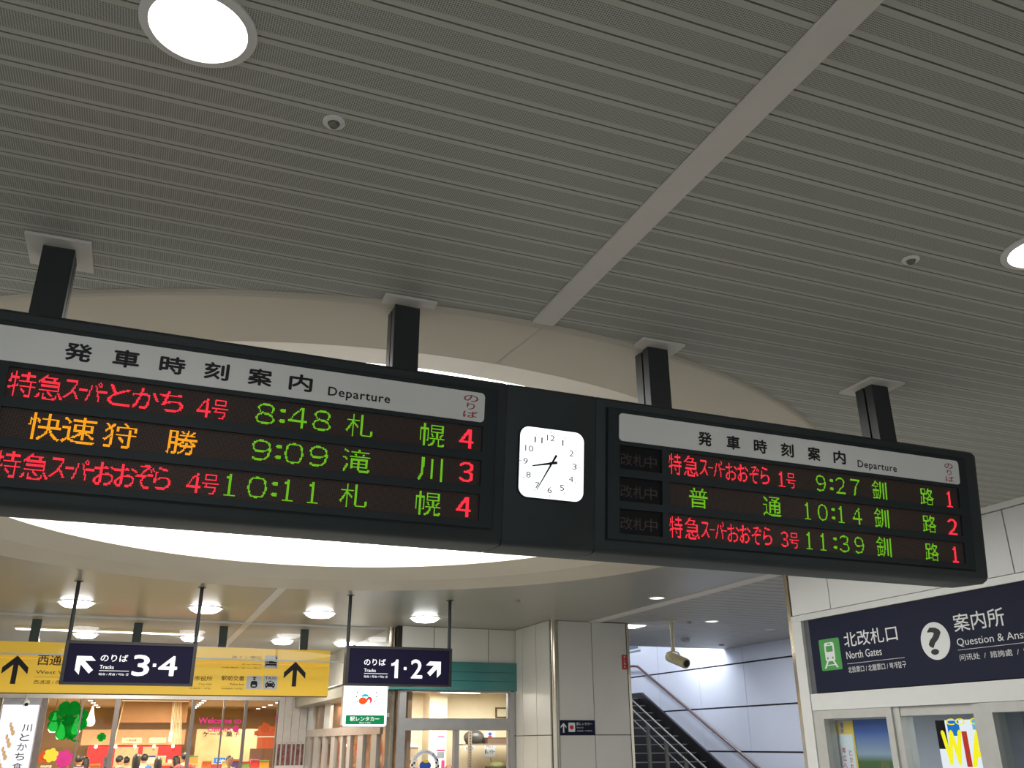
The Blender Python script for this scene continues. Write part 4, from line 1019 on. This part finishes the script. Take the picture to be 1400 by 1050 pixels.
MB().box(1.75, 3.4, -1.8, .40, -.3, 0).build('panel', mat('cake_counter', (178, 150, 112), .5, noise=.15, nscale=3), gb); m_ = MB(); txt(m_, 'ケーキ 菓子', 1.9, 2.9, .20, .34, .01, .02); m_.build('lettering', M_ink, gb)
ob = thing('display_wall', 'orange display wall at the right of the shop', 'display wall', facing(0, 25.0))
MB().box(3.05, 4.2, -.10, .42, -.2, 0).build('panel', mat('orange_panel', (190, 84, 40), .6), ob); MB().box(2.95, 4.2, .16, .19, 0, .03).build('shelf', M_trim, ob)
MB().box(2.9, 4.2, -1.8, -.1, -.2, 0).build('base', mat('brown_base', (110, 74, 52), .6), ob)
# pendants
def pendant(label, x, y, z, s, kind='drop', zc=1.0):
    t = thing('pendant_lamp', label, 'pendant lamp', Matrix.Translation((x, y, CAMZ+z)), 'pendant lamps in the shop')
    if kind == 'drop':
        MB().lathe([(0, 0), (.06*s, .01*s), (.10*s, .07*s), (.10*s, .13*s), (.06*s, .26*s), (.015*s, .46*s), (0, .47*s)], n=18).build('shade', emis('pendant_glow', (1, .86, .56), 3.0), t, smooth=True)
        MB().tube([(0, 0, .45*s), (0, 0, zc-z)], .008, 6).build('cord', M_mull, t)
    else:
        MB().lathe([(0, 0), (.05*s, 0), (.05*s, .30*s), (0, .30*s)], n=12).build('shade', emis('pendant_glow', (1, .86, .56)), t)
        MB().tube([(0, 0, .3*s), (0, 0, zc-z)], .006, 6).build('cord', M_wtext, t)
for lb, x, z in (('teardrop lamp glowing white, free of the clover at its right', -.86, .40), ('teardrop lamp behind the left lobe of the green clover', -1.62, .265), ('teardrop lamp low behind the middle of the green clover', -1.44, .12), ('teardrop lamp behind the right lobe of the green clover', -1.14, .22)):
    pendant(lb, x, 24.0, z, .95)
pendant('white rod lamp hanging right of the brown bulkhead cords', .90, 23.6, .07, .7, 'rod', .95)
t = thing('cord_bundle', 'bundle of thin pale cords hanging before the brown bulkhead', 'cords', Matrix.Translation((0, 23.7, CAMZ)))
for i in range(8): MB().tube([(.86+.028*i, 0, .95), (.80+.035*i+.1, 0, .02)], .006, 5).build('cord', mat('pale_cord', (226, 206, 170), .6), t)
MB().tube([(-.20, 0, .95), (-.28, 0, .1)], .008, 5).build('cord', mat('pale_cord', (226, 206, 170)), t)
# green clover and other flowers on the glass
def flower(name, label, x, z, r, petals, m, Y=19.998, rot=0, heart=False, stem=None):
    t = thing(name, label, 'decoration', facing(0, Y), 'flower decorations on the shop glass')
    for i in range(petals):
        a = rot+2*pi*i/petals; d = Vector((cos(a), sin(a))); n_ = Vector((-d.y, d.x)); c_ = Vector((x, z)); P = []
        if heart:
            for q in range(24):
                th = 2*pi*q/24; hx = 16*sin(th)**3/16; hy = (13*cos(th)-5*cos(2*th)-2*cos(3*th)-cos(4*th))/16
                p_ = c_+d*(r*.52+hy*r*.50)+n_*hx*r*.60; P.append(tuple(p_))
        else: P = [tuple(c_+d*r*.6+Vector((cos(th), sin(th)))*r*.38) for th in [2*pi*q/14 for q in range(14)]]
        MB().prism(P, .002*i+.001, .002*i+.006).build('petal', m, t)
    MB().prism(ell(x, z, r*.3, r*.3, 14), 0, .002*petals+.008).build('centre', m, t)
    if stem: MB().prism(stem, .001, .005).build('stem', m, t)
    return t
M_green = film('clover_green', (24, 170, 66))
cl = flower('clover_sticker', 'big green four-leaf clover hanging at the left of the shop glass', -1.11, .44, .37, 4, M_green, rot=radians(48), heart=True, stem=[(-1.05, .2), (-.96, .10), (-.86, .08), (-.86, .055), (-.98, .07), (-1.09, .18)])
m_ = MB(); txt(m_, 'A HAPPY', -1.32, -.84, .475, .535, .013, .02); txt(m_, 'EZO', -1.20, -.95, .37, .43, .013, .02); m_.build('lettering', mat('dull_brown_ink', (80, 84, 40), .6, noise=0), cl)
flower('clover_sticker', 'small green clover hanging beside the teardrop lamp', -.48, .145, .085, 4, M_green, rot=radians(40), heart=True)
flower('flower_sticker', 'orange flower at the right of the shop glass', 2.55, .31, .11, 5, mat('orange_petal', (220, 92, 26), .5), rot=.5)
flower('flower_sticker', 'small orange flower beside the larger orange flower at the shop glass', 2.40, .21, .06, 5, mat('orange_petal', (220, 92, 26)), rot=.1)
flower('flower_sticker', 'pink flower cut by the right edge of the shop glass', 2.86, .47, .13, 5, mat('pink_petal', (214, 46, 140), .5), rot=.3)
flower('flower_sticker', 'pink flower standing low at the left of the shop', -1.07, -.23, .16, 6, mat('pink_petal', (214, 46, 140)), rot=.3)
flower('flower_sticker', 'orange flower standing low beside the white banner', -1.42, -.20, .12, 5, mat('orange_petal', (220, 92, 26)), rot=.3)
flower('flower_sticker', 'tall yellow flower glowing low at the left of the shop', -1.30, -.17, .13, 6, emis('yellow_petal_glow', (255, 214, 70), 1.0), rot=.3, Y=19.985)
lt = thing('glass_lettering', 'pink Welcome lettering stuck on the shop glass', 'lettering', facing(0, 19.998))
m_ = MB(); txt(m_, 'Welcome to', 1.25, 2.08, .39, .50, .003, .06); txt(m_, 'OBIHIR', 1.44, 1.90, .235, .33, .003, .06); m_.build('letters', mat('pink_letter', (236, 40, 140), .5), lt)
MB().prism(ell(1.985, .285, .062, .06), .002, .005).build('final_letter', mat('pink_letter', (206, 44, 128)), lt)
# white banner pillar at the left of the shop
wb2 = thing('banner', 'white upright banner with black lettering and orange wheat at the far left', 'banner', facing(0, 19.95))
MB().box(-2.26, -1.62, -CAMZ, .84, -.12, -.01).build('pillar', mat('grey_pillar', (158, 158, 166), .6), wb2)
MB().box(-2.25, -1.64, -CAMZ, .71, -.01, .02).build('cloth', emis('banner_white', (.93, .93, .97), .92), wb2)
m_ = MB()
for i, ch in enumerate('川とかち食物語'): txt(m_, ch, -1.86+.0-.012*i, -1.70-.012*i, .245-.165*i, .37-.165*i, .0215, .012)
m_.build('lettering', M_ink, wb2)
m_ = MB()
for i in range(16): zz_ = .36-.07*i; xx_ = -2.02-.015*i*.6; poly(m_, ell(xx_+.04*((i*7) % 3-1), zz_, .022+.006*(i % 3), .05, 8), .0215+.0002*(i % 3))
m_.build('wheat_print', mat('wheat_orange', (240, 200, 150), .6), wb2)
cv = thing('security_camera', 'small white camera in front of the white banner under the yellow sign', 'security camera', Matrix.Translation((-1.86, 19.75, CAMZ+.74)))
MB().ball((0, 0, 0), .065, .065, .06).build('body', M_white, cv, smooth=True); MB().ball((.02, -.05, -.03), .035, .03, .03).build('lens', M_ink, cv, smooth=True)
MB().tube([(0, 0, .05), (0, 0, .14), (0, .2, .14)], .012, 8).build('stem', M_alu, cv)

# clad column between the shop front and the side doors
vc = struct('wall_column', facing(0, 19.9))
x = 2.80
for i, w_ in enumerate((.11, .15, .165, .15)): MB().box(x+.003, x+w_-.003, .035, 1.2, -.02, .0+.010*(i % 2)).build('wall_panel', mat('ribbed_beige', (204, 198, 192), .5), vc); x += w_
MB().box(2.80, 3.38, .0, 1.6, -.2, -.02).build('backing', M_trim, vc)
MB().box(2.80, 3.38, -CAMZ, -.4, -.2, .0).build('base', M_trim, vc)
for x in (2.815, 2.90, 3.00, 3.11, 3.19, 3.29, 3.37): MB().box(x-.014, x+.014, -.4, .035, -.04, .004).build('mullion', M_alu, vc)
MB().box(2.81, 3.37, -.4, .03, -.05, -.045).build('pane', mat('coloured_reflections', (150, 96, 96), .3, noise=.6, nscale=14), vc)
# glazed side doors of the passage, running away from the screen
w6 = struct('window_6', rightwall(0, 0, 3.40))
M_hdr = mat('door_header', (190, 180, 168), .3, .3)
MB().box(-20, -13.62, .13, .262, -.12, .03).build('header', M_hdr, w6)
for a, b in ((19.89, 19.47), (19.01, 18.58), (18.12, 17.85), (17.30, 16.97), (16.47, 16.28), (15.92, 15.67), (15.14, 14.76), (14.22, 13.88)):
    MB().box(-a, -b, -CAMZ, .13, -.05, .01).build('stile', M_alu, w6)
for a, b in ((20.0, 19.3), (18.1, 17.56), (16.0, 15.6), (14.3, 13.9)): MB().box(-a, -b, .262, .70, -.05, .01).build('upper_stile', M_aluw, w6)
MB().box(-20, -13.62, .70, .88, -.12, .30).build('soffit_box', mat('soffit_olive', (150, 146, 130), .4), w6)
MB().box(-20, -13.62, .885, .90, -.12, .34).build('soffit_cap', M_white, w6)
for k_ in range(5): MB().box(-20+1.28*k_+.01, -20+1.28*(k_+1)-.01, .92, H-.002, -.12, -.02).build('wall_panel', M_wall, w6)
MB().box(-20, -13.62, -CAMZ, .128, -.03, -.022).build('pane', glass('door_glass', (.94, .95, .94)), w6)
MB().box(-20, -13.62, .264, .698, -.03, -.022).build('pane', glass('door_glass'), w6)
MB().box(3.62, 3.64, 13.62, 20, 0, CAMZ+.92).build('wall_behind_doors', mat('brown_reflection_blotches', (196, 140, 92), .7, noise=.5, nscale=4), kind='structure')  # backing behind the door glass; its brown blotches imitate coloured reflections
lamp('door_lamp', 'AREA', (3.50, 16.5, .66), 12, (1, .86, .66), .15, 3.0)

# ================================================================== SHOP GOODS
G_goods = 'packed goods piled on the shop counters'
pal = [(238, 216, 150), (224, 120, 60), (214, 60, 60), (240, 236, 220), (226, 168, 70), (200, 80, 120), (90, 70, 150), (120, 160, 90)]
pn = ['cream', 'orange', 'red', 'white', 'amber', 'pink', 'purple', 'green']
spots = []
for cxx, n_, cy_, top, nm_ in ((-1.2, 5, 22.4, -.50, 'left'), (.95, 6, 25.4, -.42, 'middle'), (2.3, 7, 22.6, -.50, 'right')):
    t = thing('display_table', 'low shop display table at the %s of the shop' % nm_, 'table', Matrix.Translation((cxx, cy_, 0)))
    MB().box(-.75, .75, -.3, .3, CAMZ+top-.05, CAMZ+top).build('table_top', mat('table_beech', (214, 182, 134), .5), t)
    for a in (-.7, .7):
        for b in (-.26, .26): MB().box(a-.03, a+.03, b-.03, b+.03, 0, CAMZ+top-.05).build('leg', mat('table_beech', (214, 182, 134)), t)
    for i in range(n_):
        k_ = random.randrange(8); h_ = random.uniform(.10, .22); w_ = random.uniform(.08, .11)
        x_ = cxx-.62+1.24*i/(n_-1)
        b_ = thing('gift_box', '%s packed goods box, number %s along the %s shop table' % (pn[k_], ['one', 'two', 'three', 'four', 'five', 'six', 'seven'][i], nm_), 'box', Matrix.Translation((x_, cy_-.12, CAMZ+top)), G_goods)
        MB().box(-w_, w_, -.07, .07, 0, h_*.8).build('body', mat('goods_'+pn[k_], pal[k_], .5), b_, bevel=.004); MB().box(-w_-.004, w_+.004, -.074, .074, h_*.8, h_).build('lid', mat('goods_'+pn[(k_+3) % 8], pal[(k_+3) % 8], .5), b_)
bs = thing('shop_sign', 'small bright blue sign low on the right shop counter', 'sign', facing(0, 23.9))
MB().prism(rrect(1.95, -.42, 2.20, -.29, .01, 3), -.02, 0).build('plate', emis('blue_sign_glow', (60, 140, 235), 1.0), bs); m_ = MB(); txt(m_, 'SALE', 1.99, 2.16, -.385, -.325, .001, .03); m_.build('lettering', M_lit, bs)
MB().box(2.06, 2.09, -1.8, -.42, -.02, -.005).build('stand', M_alu, bs)
gs = thing('standing_banner', 'small grey upright banner beside the left shop people', 'banner', facing(0, 22.0))
MB().box(-.42, -.28, -1.6, -.22, 0, .01).build('cloth', mat('grey_banner', (150, 154, 170), .6), gs); m_ = MB()
for i, ch in enumerate('日本一'): txt(m_, ch, -.38, -.32, -.32-.075*i, -.265-.075*i, .012)
m_.build('lettering', M_ink, gs); MB().box(-.36, -.34, -1.8, -.22, -.02, 0).build('pole', M_alu, gs)

# ================================================================== PEOPLE
def skin_mesh(verts, edges, name, m, sub=1):
    me = bpy.data.meshes.new(name); me.from_pydata([v[:3] for v in verts], edges, [])
    o = bpy.data.objects.new(name, me); C.objects.link(o)
    o.modifiers.new('s', 'SKIN'); sv = me.skin_vertices[0].data
    for i, v in enumerate(verts): r = v[3]; sv[i].radius = (r if not isinstance(r, tuple) else r[0], r if not isinstance(r, tuple) else r[1]); sv[i].use_root = (i == 0)
    sb = o.modifiers.new('u', 'SUBSURF'); sb.levels = sub; sb.render_levels = sub
    dg = bpy.context.evaluated_depsgraph_get(); out = bpy.data.meshes.new_from_object(o.evaluated_get(dg))
    bpy.data.objects.remove(o); out.materials.clear(); out.materials.append(m)
    out.polygons.foreach_set('use_smooth', [True]*len(out.polygons)); out.name = name; return out
M_skin = mat('skin', (216, 164, 132), .5, noise=.03)
def person(label, x, y, face, height, shirt, hair=(24, 20, 20), longhair=False, pack=None):
    k = height/1.70
    t = thing('person', label, 'person', Matrix.Translation((x, y, 0)) @ Matrix.Rotation(face, 4, 'Z') @ Matrix.Scale(k, 4))
    V_ = [(0, 0, .95, (.15, .10)), (0, 0, 1.12, (.135, .09)), (0, 0, 1.32, (.155, .10)), (0, 0, 1.42, (.11, .075)), (0, 0, 1.475, .052), (0, -.012, 1.52, .052)]
    E_ = [(0, 1), (1, 2), (2, 3), (3, 4), (4, 5)]
    arms = []
    for s_ in (-1, 1):
        b = len(V_); V_ += [(.09*s_, 0, .88, .09), (.10*s_, -.01, .50, .062), (.10*s_, .01, .10, .042), (.10*s_, -.10, .035, .036)]
        E_ += [(0, b), (b, b+1), (b+1, b+2), (b+2, b+3)]
        b = len(V_); V_ += [(.18*s_, 0, 1.38, .052), (.23*s_, .02, 1.12, .042), (.22*s_, -.14, .93, .032), (.215*s_, -.20, .89, .024)]
        E_ += [(3, b), (b, b+1), (b+1, b+2), (b+2, b+3)]
        w = b+3
        for q in range(4):
            bb = len(V_); fx = .215*s_+(q-1.5)*.019; L_ = (.058, .068, .062, .050)[q]
            V_ += [(fx, -.235, .868, .0095), (fx, -.235-L_*.6, .850, .0085), (fx, -.235-L_*.8, .815, .0075)]; E_ += [(w, bb), (bb, bb+1), (bb+1, bb+2)]
        bb = len(V_); V_ += [(.215*s_-.035*s_, -.215, .885, .010), (.215*s_-.050*s_, -.245, .868, .009)]; E_ += [(w, bb), (bb, bb+1)]
    body = skin_mesh(V_, E_, 'body', M_skin)
    bm = bmesh.new(); bm.from_mesh(body)
    h = MB(); h.ball((0, -.012, 1.605), .074, .092, .108, 18, 14); h.ball((0, -.108, 1.595), .012, .020, .022, 8, 6)
    for s_ in (-1, 1): h.ball((.076*s_, -.005, 1.600), .010, .018, .030, 8, 6)
    hm_ = bpy.data.meshes.new('h'); hm_.from_pydata(h.v, [], h.f); bm.from_mesh(hm_); 
    for f__ in bm.faces: f__.smooth = True
    bm.to_mesh(body); bm.free(); bpy.data.meshes.remove(hm_)
    link('body', body, t)
    e_ = MB()
    for s_ in (-1, 1): e_.ball((.030*s_, -.094, 1.617), .012, .008, .006, 8, 6)
    e_.build('eyes', M_ink, t, smooth=True)
    MB().ball((0, -.096, 1.552), .024, .008, .006, 8, 6).build('mouth', mat('lip_red', (160, 80, 76), .5), t, smooth=True)
    ms = mat('shirt_%d_%d_%d' % shirt, shirt, .8)
    SV = [(0, 0, 1.00, (.165, .115)), (0, 0, 1.14, (.150, .104)), (0, 0, 1.32, (.170, .114)), (0, 0, 1.43, (.115, .085))]; SE = [(0, 1), (1, 2), (2, 3)]
    for s_ in (-1, 1): b = len(SV); SV += [(.185*s_, 0, 1.385, .062), (.225*s_, .015, 1.20, .056)]; SE += [(3, b), (b, b+1)]
    link('shirt', skin_mesh(SV, SE, 'shirt', ms), t)
    PV = [(0, 0, .98, (.162, .112))]; PE = []
    for s_ in (-1, 1): b = len(PV); PV += [(.092*s_, 0, .86, .102), (.10*s_, -.01, .50, .074), (.10*s_, .01, .12, .056)]; PE += [(0, b), (b, b+1), (b+1, b+2)]
    link('trousers', skin_mesh(PV, PE, 'trousers', mat('trouser_cloth', (44, 46, 56), .8)), t)
    hh = MB(); hv = []; 
    hh.ball((0, .012, 1.635), .086, .098, .094, 18, 12)
    hh.v = [(p[0], p[1], p[2] if not (p[1] < -.03 and p[2] < 1.645) else max(p[2], 1.645)) for p in hh.v]
    if longhair: hh.tube([(0, .035, 1.64), (0, .062, 1.55), (0, .085, 1.42), (0, .105, 1.30)], [.088, .09, .075, .05], 14)
    hh.build('hair', mat('hair_%d_%d_%d' % hair, hair, .5, noise=.2, nscale=30), t, smooth=True)
    if pack:
        pk = MB(); pk.bbox(-.13, .13, .11, .24, 1.02, 1.38, .04); pk.build('backpack', mat('pack_%d' % pack[0], pack, .7), t, bevel=.01)
        st_ = MB()
        for s_ in (-1, 1): st_.tube([(.08*s_, .12, 1.38), (.09*s_, .02, 1.45), (.10*s_, -.11, 1.36), (.12*s_, -.06, 1.15), (.12*s_, .12, 1.08)], .016, 6)
        st_.build('straps', mat('pack_%d' % pack[0], pack), t)
    return t
AW = pi    # facing away from the camera
def shopper(label, x24, z24, Y, face, shirt, **kw):
    return person(label, x24*Y/24, Y, face, 1.70*(CAMZ+z24*Y/24)/1.735, shirt, **kw)
shopper('man in a grey-blue shirt standing at the left shop counter, seen from the side', -.115, -.213, 24.0, AW-.9, (92, 98, 118))
shopper('dark-haired person just right of the man in the grey-blue shirt', .03, -.234, 24.75, AW-.4, (150, 130, 110))
shopper('person with long black hair and a backpack over a pale green top', .240, -.179, 22.5, AW, (176, 206, 150), longhair=True, pack=(30, 30, 34))
shopper('dark-haired man in a bright blue shirt seen from behind in the shop', .405, -.18, 24.0, AW+.2, (36, 110, 200))
shopper('person with long straight black hair in dark clothes at the middle of the shop', .715, -.259, 22.4, AW, (34, 32, 38), longhair=True)
shopper('person in black leaning left beside the man in the red shirt', 1.09, -.225, 24.2, AW+.7, (26, 24, 28), longhair=True)
shopper('dark-haired man in a red shirt with a black backpack in the shop', 1.299, -.149, 22.8, AW, (188, 52, 58), pack=(22, 24, 34))
shopper('dark-haired person in a yellow-green shirt facing the hall in the shop', 2.31, -.236, 21.4, .1, (190, 206, 96))
shopper('person in dark clothes at the far left of the shop beside the pink flower', -.965, -.192, 23.2, AW-.3, (38, 40, 52))
shopper('person with brown-black hair in cream clothes beside the dark one at far left', -.838, -.228, 24.6, AW+.3, (220, 210, 160), longhair=True)
person('man with short black hair behind the left pane of the rental office', 4.28, 15.4, AW-1.2, 1.56, (70, 74, 84))
person('person with reddish brown hair low behind the rental office sticker', 5.00, 15.4, AW, 1.44, (120, 60, 60), hair=(98, 46, 34), longhair=True)
